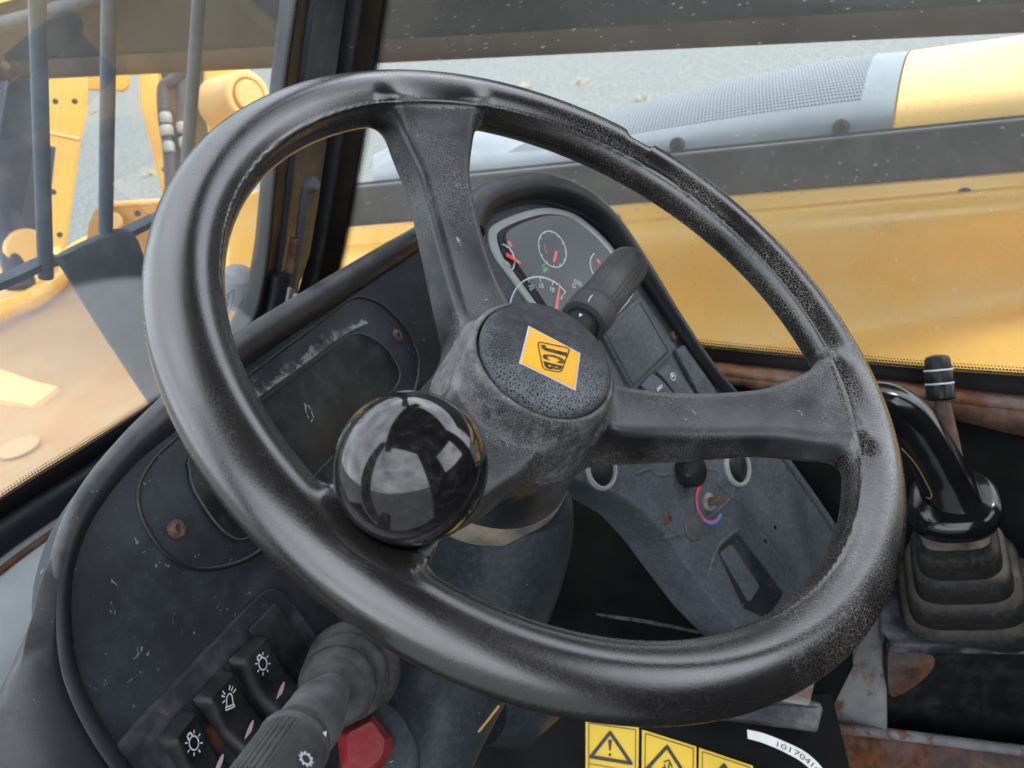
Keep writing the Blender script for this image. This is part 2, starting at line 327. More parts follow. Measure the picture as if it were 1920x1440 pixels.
M['pale'] = mat('ring_white', (.27, .31, .31), (.22, .26, .26), .5, 40)
M['bezel'] = mat('bezel_white', (.40, .45, .44), (.35, .40, .39), .5, 40)
M['pink'] = plain('lens_pink', (.58, .42, .43), .35)
M['needle'] = plain('needle_red', (.80, .06, .04), .5)
M['green'] = plain('print_green', (.03, .30, .08), .5)
M['blue'] = plain('print_blue', (.06, .20, .52), .5)
M['redp'] = plain('print_red', (.55, .05, .07), .5)
M['badge'] = mat('badge_yellow', (.80, .42, .02), (.76, .38, .02), .45, 60, (600, .3, .2))
M['badgerim'] = mat('badge_edge', (.62, .55, .47), (.5, .45, .4), .6, 80)
M['ink'] = mat('worn_ink', (.018, .013, .008), (.03, .022, .012), .55, 300, None, mott=((.55, .32, .05), 260, .35))
M['label'] = mat('warning_label', (.70, .48, .045), (.66, .44, .04), .5, 40)
M['blackink'] = plain('black_ink', (.014, .014, .014), .5)
M['paper'] = mat('paper_tag', (.62, .66, .63), (.55, .58, .55), .6, 60)
M['gold'] = plain('gold_edge', (.30, .18, .05), .45)
M['metalw'] = mat('zinc_fitting', (.42, .42, .40), (.34, .32, .28), .45, 60)
M['cream'] = mat('boss_paint', (.80, .50, .20), (.78, .45, .15), .45, 8)
M['lens'] = mat('cluster_face', (.007, .009, .010), (.011, .013, .014), .4, 20, None, dust=((.05, .055, .052), .4, 60), spec=.15)

def glass(name, veil, streak, low=None):
    t = NT(name)
    f = t.ramp(t.noise(3.5, 6, .6), .2, .8); f = t.n('ShaderNodeMapRange', i_0=f, i_3=veil[0], i_4=veil[1]).outputs[0]
    if streak:
        v = t.mapv((1, 60, 230), (math.radians(25), 0, 0)); s_ = t.ramp(t.noise(2.2, 3, .5, v), .675, .71)
        g = t.ramp(t.noise(110, 3, .6), .68, .73); f = t.math('ADD', f, t.math('ADD', t.math('MULTIPLY', s_, .28), t.math('MULTIPLY', g, .05)))
    if low:                                             # unwiped dust below the arc swept by the wiper
        sp = t.n('ShaderNodeSeparateXYZ', i_0=t.o); dz = t.math('ADD', sp.outputs[2], t.math('MULTIPLY', t.math('POWER', t.math('SUBTRACT', sp.outputs[0], low[1]), 2.), low[2]))
        f = t.math('ADD', f, t.math('MULTIPLY', t.ramp(dz, low[0] + .004, low[0] - .004), t.n('ShaderNodeMapRange', i_0=t.noise(20, 5, .6), i_3=low[3] * .8, i_4=low[3] * 1.2).outputs[0]))
    f = t.math('MINIMUM', f, .9)
    d = t.n('ShaderNodeBsdfDiffuse', i_Color=(.72, .74, .75, 1)); tr = t.n('ShaderNodeBsdfTranslucent', i_Color=(.72, .74, .75, 1))
    a = t.n('ShaderNodeMixShader', i_0=.6, i_1=d.outputs[0], i_2=tr.outputs[0]); tp = t.n('ShaderNodeBsdfTransparent', i_Color=(.93, .96, .95, 1))
    b = t.n('ShaderNodeMixShader', i_0=f, i_1=tp.outputs[0], i_2=a.outputs[0])
    gl = t.n('ShaderNodeBsdfGlossy', i_Color=(1, 1, 1, 1), i_Roughness=.02); fr = t.n('ShaderNodeFresnel', i_IOR=1.45)
    c = t.n('ShaderNodeMixShader', i_0=t.math('MULTIPLY', fr.outputs[0], .18), i_1=b.outputs[0], i_2=gl.outputs[0])
    t.t.links.new(c.outputs[0], t.out.inputs[0]); return t.m
def dots(name, col, nx, ny, r0, r1, invert=False, rough=.5):    # printed or punched dot pattern on UV
    t = NT(name); sp = t.n('ShaderNodeSeparateXYZ', i_0=t.uv); X = t.math('MULTIPLY', sp.outputs[0], nx); Y = t.math('MULTIPLY', sp.outputs[1], ny)
    X = t.math('ADD', X, t.math('MULTIPLY', t.math('FLOOR', t.math('MULTIPLY', t.math('MODULO', Y, 2.), 1.)), .5))
    dx = t.math('SUBTRACT', t.math('FRACT', X), .5); dy = t.math('SUBTRACT', t.math('FRACT', Y), .5)
    r = t.math('SQRT', t.math('ADD', t.math('MULTIPLY', dx, dx), t.math('MULTIPLY', dy, dy)))
    rad = t.n('ShaderNodeMapRange', i_0=sp.outputs[1], i_3=r0, i_4=r1).outputs[0]
    f = t.math('GREATER_THAN' if not invert else 'LESS_THAN', rad, r)
    p = t.n('ShaderNodeBsdfPrincipled', i_Base_Color=c4(col), i_Roughness=rough); tp = t.n('ShaderNodeBsdfTransparent')
    k = t.n('ShaderNodeMixShader', i_0=f, i_1=tp.outputs[0], i_2=p.outputs[0]); t.t.links.new(k.outputs[0], t.out.inputs[0]); return t.m
def gravel():
    t = NT('gravel'); v = t.n('ShaderNodeTexVoronoi', i_Vector=t.o, i_Scale=38); n1 = t.noise(1.2, 6, .6); n2 = t.noise(60, 4, .7)
    c = t.mix(t.ramp(n2, .3, .7), (.15, .156, .148, 1), (.26, .268, .252, 1)); c = t.mix(t.math('MULTIPLY', t.ramp(n1, .45, .7), .5), c, (.22, .225, .20, 1))
    c = t.mix(t.math('MULTIPLY', t.ramp(t.noise(5, 5, .7), .62, .75), .5), c, (.38, .35, .26, 1)); c = t.mix(t.ramp(t.noise(14, 6, .75), .35, .68), t.mix(.55, c, (.10, .11, .105, 1)), c); c = t.mix(t.ramp(v.outputs['Distance'], .3, .75), c, t.mix(.7, c, (.08, .085, .085, 1)))
    b = t.n('ShaderNodeBump', i_Height=v.outputs['Distance'], i_Strength=.8, i_Distance=.02, invert=True)
    p = t.n('ShaderNodeBsdfPrincipled', i_Base_Color=c, i_Roughness=.9, i_Normal=b.outputs[0]); t.t.links.new(p.outputs[0], t.out.inputs[0]); return t.m
M['gravel'] = gravel()

# ================================================================== SETTING
g = mesh('ground', [(-60, -40, 0), (90, -40, 0), (90, 100, 0), (-60, 100, 0)], [[0, 1, 2, 3]], M['gravel'], smooth=False); g['kind'] = 'structure'

# ------------------------------------------------------------------ cab glass planes
RAKE = unit((0, -.10, .27))                                     # front glass leans back
WS = Pl((0, .40, 1.47), np.cross((1, 0, 0), RAKE), (1, 0, 0))   # windscreen plane
if WS.n[1] > 0: WS = Pl((0, .40, 1.47), -WS.n, (1, 0, 0))
GX = .47
SW = Pl((GX, 0, 1.5), (-1, 0, 0), (0, 1, 0))                    # right side window plane
frit_dots = dots('frit_dots', (.006, .006, .007), 1, 1, .78, .12)
def frit(name, edge, inner, parent, pitch, rows):               # dotted border: edge = solid side, inner = clear side
    L = sum(np.linalg.norm(edge[i + 1] - edge[i]) for i in range(len(edge) - 1)); s = 0; V = []; uv = []; F = []
    for i, (a, b) in enumerate(zip(edge, inner)):
        if i: s += np.linalg.norm(edge[i] - edge[i - 1])
        V += [a, b]; uv += [(s / pitch, 0), (s / pitch, 1)]
        if i: F.append([2 * i - 2, 2 * i - 1, 2 * i + 1, 2 * i])
    return mesh(name, V, F, dots(name + '_print', (.006, .006, .007), 1, rows, .74, .16), parent, False, uv=uv)
def band(name, A, B, n, th, m, parent):                          # strip between two curves, with thickness
    V = []; F = []; k = len(A)
    for a, b in zip(A, B): V += [a + n * th / 2, b + n * th / 2, b - n * th / 2, a - n * th / 2]
    for i in range(k - 1):
        for j in range(4): F.append([4 * i + j, 4 * i + (j + 1) % 4, 4 * i + 4 + (j + 1) % 4, 4 * i + 4 + j])
    F += [[0, 1, 2, 3], [4 * k - 4, 4 * k - 3, 4 * k - 2, 4 * k - 1]]
    return mesh(name, V, F, m, parent, True, 40)

# windscreen -------------------------------------------------------
wsc = thing('windscreen', 'dusty front windscreen with dotted black border left of the cab pillar', 'window', WS.at(200, 800))
we = crv(WS.pts([(-500, 1330), (-120, 1030), (0, 938), (160, 838), (310, 742), (400, 686), (445, 652), (470, 612), (488, 560), (503, 470), (516, 330), (534, 160), (556, 0), (600, -300)]), 5)   # glass meets the black border
def shift(P, c, d): return [p + unit(c - p) * d for p in P]
wc = WS.at(150, 300)
wtop = [WS.at(-900, -300), WS.at(-900, 1330)]
slab('glass_pane', shift(we, wc, -.022) + [WS.at(600, -500), WS.at(-900, -500), WS.at(-900, 1500)], WS.n, .004, glass('windscreen_glass', (.015, .035), False, (1.608, -.03, 1.85, .12)), wsc, .0005)
we_o = shift(we, wc, -.018)
bo = band('border', [p + WS.n * .0015 for p in we], [p + WS.n * .0015 for p in we_o], WS.n, .001, plain('frit_black', (.006, .006, .007), .35), wsc)
frit('dotted_border', [p + WS.n * .0014 for p in shift(we, wc, -.0005)], [p + WS.n * .0014 for p in shift(we, wc, .010)], wsc, .0026, 4)
# maker's mark printed on the glass
mbk = MB(); c = WS.at(428, 585); 
for (a, b) in [((418, 553), (433, 541)), ((433, 541), (432, 556)), ((432, 556), (422, 590)), ((418, 560), (424, 552)), ((424, 552), (419, 572)), ((418, 573), (423, 566)), ((423, 566), (421, 578))]:
    mbk.add(*line_g(WS, WS.at(*a), WS.at(*b), .0008, .003))
mbk.build('printed_mark', M['blackink'], wsc, False)

# side window ------------------------------------------------------
swt = thing('side_window', 'scratched right side window with dotted border and brown rubber seal', 'window', SW.at(1500, 690))
sb_ = crv(SW.pts([(585, 640), (618, 560), (640, 480), (668, 330), (690, 200), (712, 60), (735, -100), (790, -500)][::-1]), 4)     # front edge (raked)
sbt = crv(SW.pts([(1240, 640), (1300, 650), (1500, 671), (1700, 690), (1920, 706), (2400, 735), (2800, 765)]), 4)                                # bottom edge
slab('glass_pane', fillet([SW.at(575, 690), SW.at(800, -500), SW.at(3000, -500), SW.at(3000, 790), SW.at(1200, 690)], .002, 1), SW.n, .004, glass('side_glass', (.035, .075), True), swt, .0005)
f3 = lambda P, d: [p + d for p in P]
band('border', f3(sbt, np.array([-.002, 0, 0])), f3(sbt, np.array([-.002, 0, -.020])), SW.n, .001, plain('frit_black2', (.007, .007, .008), .35), swt)
frit('dotted_border', f3(sbt, np.array([-.0025, 0, -.0005])), f3(sbt, np.array([-.0025, 0, .0125])), swt, .0030, 4)
bk = unit(np.array([0, -1, 0.]))
band('dirty_edge', f3(sb_, np.array([-.002, .024, 0])), f3(sb_, np.array([-.002, 0, 0])), SW.n, .001, M['brown'], swt)
frit('dotted_border', f3(sb_, np.array([-.0025, .0005, 0])), f3(sb_, np.array([-.0025, -.011, 0])), swt, .0030, 4)
tube('seal_strip', f3(sb_, np.array([-.006, .034, 0])), .010, M['seal'], swt, sec=(1, .8, .7))

# cab frame --------------------------------------------------------
cf = thing('cab_frame', 'black steel cab frame with rusty sill and corner pillar', 'cab frame', (GX, .38, 1.3))
def along(P, z0, z1): pass
pA = f3(we_o[-26:], WS.n * .004)                                  # pillar spans from windscreen edge to side window edge
pl_rows = []
for zz in np.linspace(1.25, 2.35, 24):
    yy = .40 - (zz - 1.47) * .10 / .27
    def on(P):                                                    # point of an edge curve at height zz
        P = sorted(P, key=lambda p: p[2]); zs = [p[2] for p in P]
        return np.array([np.interp(zz, zs, [p[i] for p in P]) for i in range(3)])
    a = on([p for p in we_o if p[0] > .2]); b = on(sb_) + np.array([-.012, .044, 0])
    a = np.array([a[0], yy, zz]); b = np.array([b[0], b[1], zz]); c = a * .45 + b * .55 + np.array([.0, -.02, 0])
    pl_rows.append([a + np.array([.012, .035, 0]), a + np.array([0, .004, 0]), a + np.array([.004, -.006, 0]), a * .6 + c * .4, c, b * .7 + c * .3, b + np.array([-.004, -.002, 0]), b + np.array([.0, .02, 0]), b + np.array([.03, .05, 0]), a + np.array([.10, .06, 0])])
grid('pillar', [r + [r[0]] for r in pl_rows], M['pillar'], cf, 35)
rk = [r[2] + np.array([.016, -.006, 0]) for r in pl_rows if 1.44 < r[2][2] < 1.61]
tube('weld_strip', rk, .0045, M['seal'], cf, sec=(1, .8, .8))
tube('rusty_edge', [r[2] + np.array([.010, -.004, 0]) for r in pl_rows if 1.30 < r[2][2] < 1.55], .0045, M['rust'], cf, sec=(1, .8, .8))
lathe('bolt_head', rk[-1] + np.array([.003, -.004, 0]), (0, -1, .2), [(.0, .006), (.006, .005), (.008, .001), (.008, -.004)][::-1], M['seal'], cf, 16)
# ledge under the windscreen and the seal along its lower edge
lo = [p for p in we_o if p[0] < .33 and p[2] < 1.52]
lo = sorted(lo, key=lambda p: p[0])
tube('windscreen_seal', [p + WS.n * .006 + np.array([0, 0, -.006]) for p in lo], .011, M['pillar'], cf, sec=(1, .7, .8))
tube('rusty_lip', [p + WS.n * .014 + np.array([0, 0, -.019]) for p in lo], .003, M['rust'], cf, seg=8)
grid('ledge', [[p + WS.n * .006 + np.array([0, 0, -.014]) for p in lo], [p + WS.n * .05 + np.array([0, 0, -.05]) for p in lo], [p + WS.n * .06 + np.array([0, 0, -.30]) for p in lo]], M['ledge'], cf, 60, .004)
# sill under the side window: rusted angle with peeling lower edge
s0 = crv([SW.at(u, v) for u, v in [(1290, 672), (1350, 678), (1500, 694), (1700, 716), (1920, 742), (2300, 790), (2800, 850)]], 5)
grid('sill_top', [[p + np.array([.02, 0, 0]) for p in s0], [p + np.array([-.02, 0, -.001]) for p in s0], [p + np.array([-.024, 0, -.004]) for p in s0]], M['rust'], cf, 30, .003)
s1 = crv([SW.at(u, v) for u, v in [(1290, 690), (1345, 697), (1400, 703), (1450, 716), (1520, 722), (1640, 735), (1800, 765), (1920, 792), (2300, 850), (2800, 920)]], 4)
k = len(s0); s1i = [s1[int(i * (len(s1) - 1) / (k - 1))] for i in range(k)]
grid('sill_face', [[p + np.array([-.024, 0, -.004]) for p in s0], [p + np.array([-.025, 0, 0]) for p in s1i]], M['rust'], cf, 30, .003)
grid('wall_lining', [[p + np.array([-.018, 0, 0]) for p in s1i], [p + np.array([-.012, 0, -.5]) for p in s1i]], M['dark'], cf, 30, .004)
# roof, rear and door posts of the cab out of view above and behind the camera, closed in to darken the interior (seen in the gloss of the knob)
def box_g(lo_, hi_):
    x, y, z = zip(lo_, hi_); V = [(x[i], y[j], z[k]) for i in (0, 1) for j in (0, 1) for k in (0, 1)]
    return V, [[0, 1, 3, 2], [4, 6, 7, 5], [0, 4, 5, 1], [2, 3, 7, 6], [0, 2, 6, 4], [1, 5, 7, 3]]
rf = MB(); rf.add(*box_g((-.56, -.99, 2.34), (.56, .16, 2.42))).add(*box_g((-.56, .06, 2.20), (.56, .16, 2.34)))
rf.build('roof', M['pillar'], cf, False)  # unseen, left solid with a header to keep sky light off the wheel
for (x, y) in ((-.53, -.92), (.50, -.92)): mesh('rear_post', *box_g((x - .04, y - .05, .9), (x + .04, y + .05, 2.43)), M['pillar'], cf, False)
mesh('front_post', *box_g((-.55, .22, 1.2), (-.49, .33, 2.43)), M['pillar'], cf, False)
rw_ = MB(); rw_.add(*box_g((-.55, -1.0, .85), (.55, -.96, 1.72))).add(*box_g((-.55, -1.0, 2.22), (.55, -.96, 2.42))).add(*box_g((-.55, -1.0, 1.72), (-.34, -.96, 2.22))).add(*box_g((.34, -1.0, 1.72), (.55, -.96, 2.22)))
rw_.build('unseen_rear_wall', M['black'], cf, False)  # unseen, raised around a small opening to darken reflections from behind
mesh('unseen_quarter_panel', *box_g((-.56, -.96, .85), (-.53, -.50, 2.42)), M['black'], cf, False)  # added out of view to block sky behind the door opening
mesh('unseen_quarter_panel', *box_g((GX + .01, -.96, 1.24), (GX + .04, -.72, 2.42)), M['black'], cf, False)
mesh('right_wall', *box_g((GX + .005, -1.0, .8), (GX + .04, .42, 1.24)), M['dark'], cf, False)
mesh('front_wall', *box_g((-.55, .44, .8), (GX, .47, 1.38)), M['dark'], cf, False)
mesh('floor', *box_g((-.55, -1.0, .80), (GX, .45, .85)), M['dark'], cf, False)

# ================================================================== STEERING WHEEL
WN = MC @ unit((.375, -.607, -.701)); WA = unit(np.array([1, 0, 0]) - WN[0] * WN); WB = np.cross(WN, WA)
def wl(ang, rho, z): a = math.radians(ang); return WHEEL + rho * (math.cos(a) * WA + math.sin(a) * WB) + z * WN
def to_world(V): return WHEEL + V[:, :1] * WA + V[:, 1:2] * WB + V[:, 2:3] * WN
SP = [54, -66, 174]; RR = .178
def wheel_parts(X, Y, Z):
    rho = np.sqrt(X * X + Y * Y); phi = np.degrees(np.arctan2(Y, X)); q = rho - RR; th = np.arctan2(Z, q)
    r = .0150 + .0002 * np.cos(3 * th - .6) + .0003 * np.cos(4 * th)
    lipw = np.exp(-((th - .62) / .50) ** 2)
    notch = sstep(11.2, 9.6, phi) * sstep(4.6, 5.6, phi); fade = .45 + .55 * sstep(8, 14, phi) * sstep(150, 60, phi) + .25 * sstep(6, 0, phi) * sstep(-60, -20, phi)
    r = r + .0020 * lipw * (fade * (1 - notch)) - .0055 * notch * np.exp(-((th - .75) / .65) ** 2)
    r = r + .0007 * np.exp(-((th - 2.55) / .07) ** 2)                         # parting line inside the rim
    wob = .0005 * np.sin(np.radians(phi) * 3 + 1)
    rim = np.sqrt(q * q + Z * Z) - r - wob
    sp = []
    for a in SP:
        c, s_ = math.cos(math.radians(a)), math.sin(math.radians(a)); x = X * c + Y * s_; y = -X * s_ + Y * c
        t = np.clip((x - .03) / .135, 0, 1); zc = -.069 + .063 * t ** 1.6; hw = .0200 - .0040 * np.sin(np.pi * t) ** 1 + .009 * sstep(.72, 1.0, t); hh = .0205 - .009 * t
        if a == 174: hw = .0155 + .012 * sstep(.75, .05, t)
        zt = Z - zc - .0022 * (y / .018) ** 2 * (1 - t * .2)
        dx = np.maximum(np.maximum(.0 - x, x - .163), -1); dy = np.abs(y) - hw + .006; dz = np.abs(zt) - hh + .006
        ou = np.sqrt(np.maximum(dy, 0) ** 2 + np.maximum(dz, 0) ** 2 + np.maximum(dx, 0) ** 2); sp.append(ou + np.minimum(np.maximum(dy, np.maximum(dz, dx)), 0) - .006)
    rad = np.interp(-Z, [.02, .030, .034, .05, .085, .125], [.0405, .0415, .042, .0435, .0490, .0555])
    h1 = rho - rad + .006; h2 = np.maximum(Z + .0245, -.120 - Z) + .006
    hub = np.sqrt(np.maximum(h1, 0) ** 2 + np.maximum(h2, 0) ** 2) + np.minimum(np.maximum(h1, h2), 0) - .006
    hub = -smin(-hub, np.maximum(rho - .0368, -(Z + .0300)), .004)                # seat for the cap
    return rim, sp, hub
def wheel_sdf(X, Y, Z):
    rim, sp, hub = wheel_parts(X, Y, Z); s = np.minimum(np.minimum(sp[0], sp[1]), sp[2])
    d = smin(hub, s, .013); d = smin(rim, d, .013)
    bs = np.sqrt((X - wx[0]) ** 2 + (Y - wx[1]) ** 2); boss = np.maximum(bs - .0205, np.abs(Z + .006) - .0125)
    d = smin(d, boss, .012); cup = np.maximum(bs - .0186, -(Z + .0010)); return -smin(-d, cup, .003)
bang = math.radians(173.5); wx = (.151 * math.cos(bang), .151 * math.sin(bang))
Vw, Fw, Gw = sdf_arrays(wheel_sdf, (-.202, -.202, -.126), (.202, .202, .026), .0017)
rim, sp, hub = wheel_parts(*Vw.T); rho = np.hypot(Vw[:, 0], Vw[:, 1])
lab = np.where(rho > RR - .0165, 0, np.where(rho < .0475, 4, 1 + np.argmin(np.stack(sp), 0)))
fl = np.sort(lab[Fw], axis=1)[:, 1]
Vw = to_world(Vw); Gw = Gw[:, :1] * WA + Gw[:, 1:2] * WB + Gw[:, 2:3] * WN
sw = thing('steering_wheel', 'worn black three-spoke steering wheel with yellow badge and ball spinner knob', 'steering wheel', wl(0, 0, -.120))
sdf_obj('rim', Vw, Fw, Gw, M['wheel'], sw, fl == 0)
for i in (1, 2, 3): sdf_obj('spoke', Vw, Fw, Gw, M['spoke'], sw, fl == i)
sdf_obj('hub', Vw, Fw, Gw, M['hub'], sw, fl == 4)
cap = lathe('hub_cap', wl(0, 0, 0), WN, [(.0362, -.036), (.0366, -.0245), (.0360, -.0222), (.0343, -.0206), (.031, -.0197), (.020, -.0191), (.0, -.0189)], M['cap'], sw, 72, 60)
# badge: yellow parallelogram with worn lettering, pixel corners on the plane of the cap
CP = Pl(wl(0, 0, -.0186), WN, WA)
q4 = CP.pts([(994, 613), (1086, 662), (1077, 727), (978, 679)])
bdg = slab('badge', q4, WN, .0012, M['badge'], cap, .0003)
cq = sum(q4) / 4; q5 = [cq + (p - cq) * 1.07 - WN * .0003 for p in q4]
slab('badge_frame', q5, WN, .0010, M['badgerim'], cap, .0003)
mb = MB()
IP = Pl(wl(0, 0, -.0186) + WN * .00025, WN, WA)
tr = [(1008, 640), (1069, 653), (1052, 698), (1018, 692)]
trp = fillet(IP.pts(tr), .0025, 4)
for i in range(len(trp)): mb.add(*line_g(IP, trp[i], trp[(i + 1) % len(trp)], .00062, 0))
def quad_text(s, corners, bold=.03):                              # one letter stretched into four places (bl, br, tr, tl)
    V, F = text_g(s, (0, 0, 0), (1, 0, 0), (0, 1, 0), 1, 1, bold); A = np.array(V); lo_, hi_ = A.min(0), A.max(0)
    a, b, c, d = [np.array(x) for x in corners]; o = []
    for p in A: x, y = (p[0] - lo_[0]) / (hi_[0] - lo_[0]), (p[1] - lo_[1]) / (hi_[1] - lo_[1]); o.append(a * (1 - x) * (1 - y) + b * x * (1 - y) + c * x * y + d * (1 - x) * y)
    return o, F
for s, cs in (('J', [(1014, 645), (1014, 655), (1063, 668), (1064, 656)]), ('C', [(1016, 661), (1018, 672), (1057, 683), (1061, 671)]), ('B', [(1019, 677), (1022, 690), (1050, 696), (1055, 686)])):
    # letters read down the badge: bottom of each letter faces left in the picture
    a, b, c, d = cs; mb.add(*quad_text(s, [IP.at(*a), IP.at(*b), IP.at(*c), IP.at(*d)], .045))
mb.build('lettering', M['ink'], cap, False)
# spinner knob
kb = lathe('spinner_knob', wl(173.5, .151, 0), unit(WN * .97 + WN * 0), [(.0, .003), (.0172, .003), (.0176, .008), (.0172, .012)] , M['ball'], sw, 48)
bc = D(770, 876, .2935); br = .0267
prof = [(br * math.sin(a), br * math.cos(a)) for a in np.linspace(math.pi * .80, .001, 40)]
bax = unit(bc - wl(173.5, .151, .004))
ln = np.linalg.norm(bc - wl(173.5, .151, .004))
prof = [(.0165, -ln + .001), (.0172, -ln + .006), (.0168, -ln + .011)] + [(r, h) for r, h in prof if r > .0150 or h > 0]
lathe('ball_grip', bc, bax, prof, M['ball'], kb, 96, 60)

# ================================================================== DASHBOARD, left fascia
FP = Pl(D(430, 1300, .43), (.06, -.92, .385), (.991, .058, -.121))
dsh = thing('dashboard', 'dusty dark grey moulded dashboard with blank cover and rocker switches', 'dashboard', FP.at(300, 1100, -.05))
rid_px = [(850, 408), (790, 442), (620, 548), (440, 664), (335, 760), (235, 850), (158, 950), (118, 1050), (108, 1150), (122, 1265), (172, 1375), (245, 1475), (330, 1570)]
ridge = crv(FP.pts(rid_px, .002), 6)
inner = ridge + [FP.at(900, 1500), FP.at(900, 900), FP.at(900, 450)]
slab('fascia', inner, FP.n, .02, M['dash'], dsh, .0005)
N_ = len(ridge)
rr_ = list(np.interp([i / 6 for i in range(N_)], [0, 2, 4, 5, 7, 12], [.0090, .0105, .0100, .0072, .0056, .0056]))
tube('rolled_edge', ridge, rr_, M['roll'], dsh, 20, sec=(1, .9, .95))
# outer skirt rolling away from the ridge
def skirt_rows():
    rows = []
    for s, hh in ((0, .004), (.012, .0065), (.028, .001), (.05, -.018), (.085, -.05), (.115, -.09), (.13, -.14)):
        r = []
        for i in range(4 * 3, N_):
            t = unit(ridge[min(i + 1, N_ - 1)] - ridge[i - 1]); o = np.cross(FP.n, t); 
            if (o @ (ridge[i] - FP.at(450, 1000))) < 0: o = -o
            k_ = np.interp(i / 6, [2, 4, 5, 6, 7, 8, 9, 12], [.03, .03, .05, .08, .14, .34, .7, 1.])
            r.append(ridge[i] + o * s * k_ + (FP.n * hh * .5 if hh > 0 else np.array([0, -.25, 1.]) * hh))
        rows.append(r)
    return rows
grid('skirt', skirt_rows(), M['roll'], dsh, 80, .003)
# recess with blank cover; no depth, its shade is put into the dark colour
rec_px = [(335, 815), (285, 862), (258, 910), (258, 955), (277, 1000), (315, 1046), (365, 1067), (425, 1062), (490, 1030), (600, 935), (720, 815), (770, 745), (783, 690), (778, 655), (757, 617), (722, 580), (690, 562), (655, 562), (600, 602), (459, 708)]
rec = crv(FP.pts(rec_px, .0008), 4, True)
rcs = MB(); cR = sum(rec) / len(rec)
rcs.add(*slab_g(rec, FP.n, .003, .0006)); ro = rcs.build('recess', M['dash2'], dsh)
tube('recess_edge', [p + FP.n * .0012 for p in rec], .0013, M['roll'], dsh, 10, closed=True)
cov_px = [(366, 848), (356, 880), (362, 912), (380, 945), (405, 980), (432, 1004), (465, 1008), (520, 962), (620, 860), (700, 772), (742, 725), (750, 700), (742, 678), (726, 655), (700, 634), (665, 625), (620, 650), (480, 756)]
cov = crv(FP.pts(cov_px, .0035), 4, True); slab('blank_cover', cov, FP.n, .004, M['dash2'], dsh, .0012)
gl = [FP.at(478, 752, .0046), FP.at(560, 690, .0046), FP.at(645, 628, .0046)]
band('dusty_slot', crv([p - FP.ey * .0 for p in gl], 6), crv([FP.at(484, 759, .0046), FP.at(565, 698, .0046), FP.at(648, 636, .0046)], 6), FP.n, .0006, M['black'], dsh)
tube('cover_edge', cov, .0006, M['seal'], dsh, 6, closed=True)
td = NT('dust_streak'); sp_ = td.n('ShaderNodeSeparateXYZ', i_0=td.uv); fd = td.ramp(td.math('ADD', td.noise(170, 6, .75), td.math('MULTIPLY', sp_.outputs[1], -.42)), .30, .55)
fd = td.math('MULTIPLY', fd, td.ramp(td.noise(30, 3), .3, .55)); td.t.links.new(td.n('ShaderNodeMixShader', i_0=fd, i_1=td.n('ShaderNodeBsdfTransparent').outputs[0], i_2=td.n('ShaderNodeBsdfDiffuse', i_Color=(.22, .23, .22, 1)).outputs[0]).outputs[0], td.out.inputs[0])
def dust_patch(pl, base, far, h, parent):                        # drift of dust lying against an edge
    A = crv([pl.at(u, v, h) for u, v in base], 6); B = crv([pl.at(u, v, h) for u, v in far], 6); n_ = len(A)
    V = A + B; return mesh('dust_drift', V, [[i, i + 1, n_ + i + 1, n_ + i] for i in range(n_ - 1)], td.m, parent, False, uv=[(i / n_, 0) for i in range(n_)] + [(i / n_, 1) for i in range(n_)])
wpm = MB()
for (a, b) in (((569, 757), (575, 763)), ((571, 764), (574, 775)), ((577, 760), (582, 768)), ((583, 772), (587, 783)), ((586, 786), (582, 791)), ((575, 778), (578, 785)), ((573, 770), (571, 761))):
    wpm.add(*line_g(FP, FP.at(*a, .0036), FP.at(*b, .0036), .0009, .0004))
wpm.build('worn_print', M['stalkw'], dsh, False)
dust_patch(FP, [(475, 752), (560, 690), (645, 628), (690, 606)], [(455, 728), (535, 652), (625, 590), (665, 575)], .0050, dsh)
dust_patch(FP, [(280, 1002), (315, 1050), (365, 1071), (425, 1066), (490, 1034)], [(272, 1016), (308, 1066), (365, 1090), (432, 1084), (505, 1044)], .0012, dsh)
def screw(pl, u, v, r, parent, h=.0):
    c = pl.at(u, v, h); mb_ = MB(); V, F = lathe_g(c, pl.n, [(r, -.002), (r, .0012), (r * .86, .0026), (r * .42, .0032), (r * .38, .0012), (0, .0010)], 20); mb_.add(V, F)
    return mb_.build('screw', M['screw'], parent)
screw(FP, 328, 993, .0052, dsh, .0012); screw(FP, 743, 630, .0050, dsh, .0012)
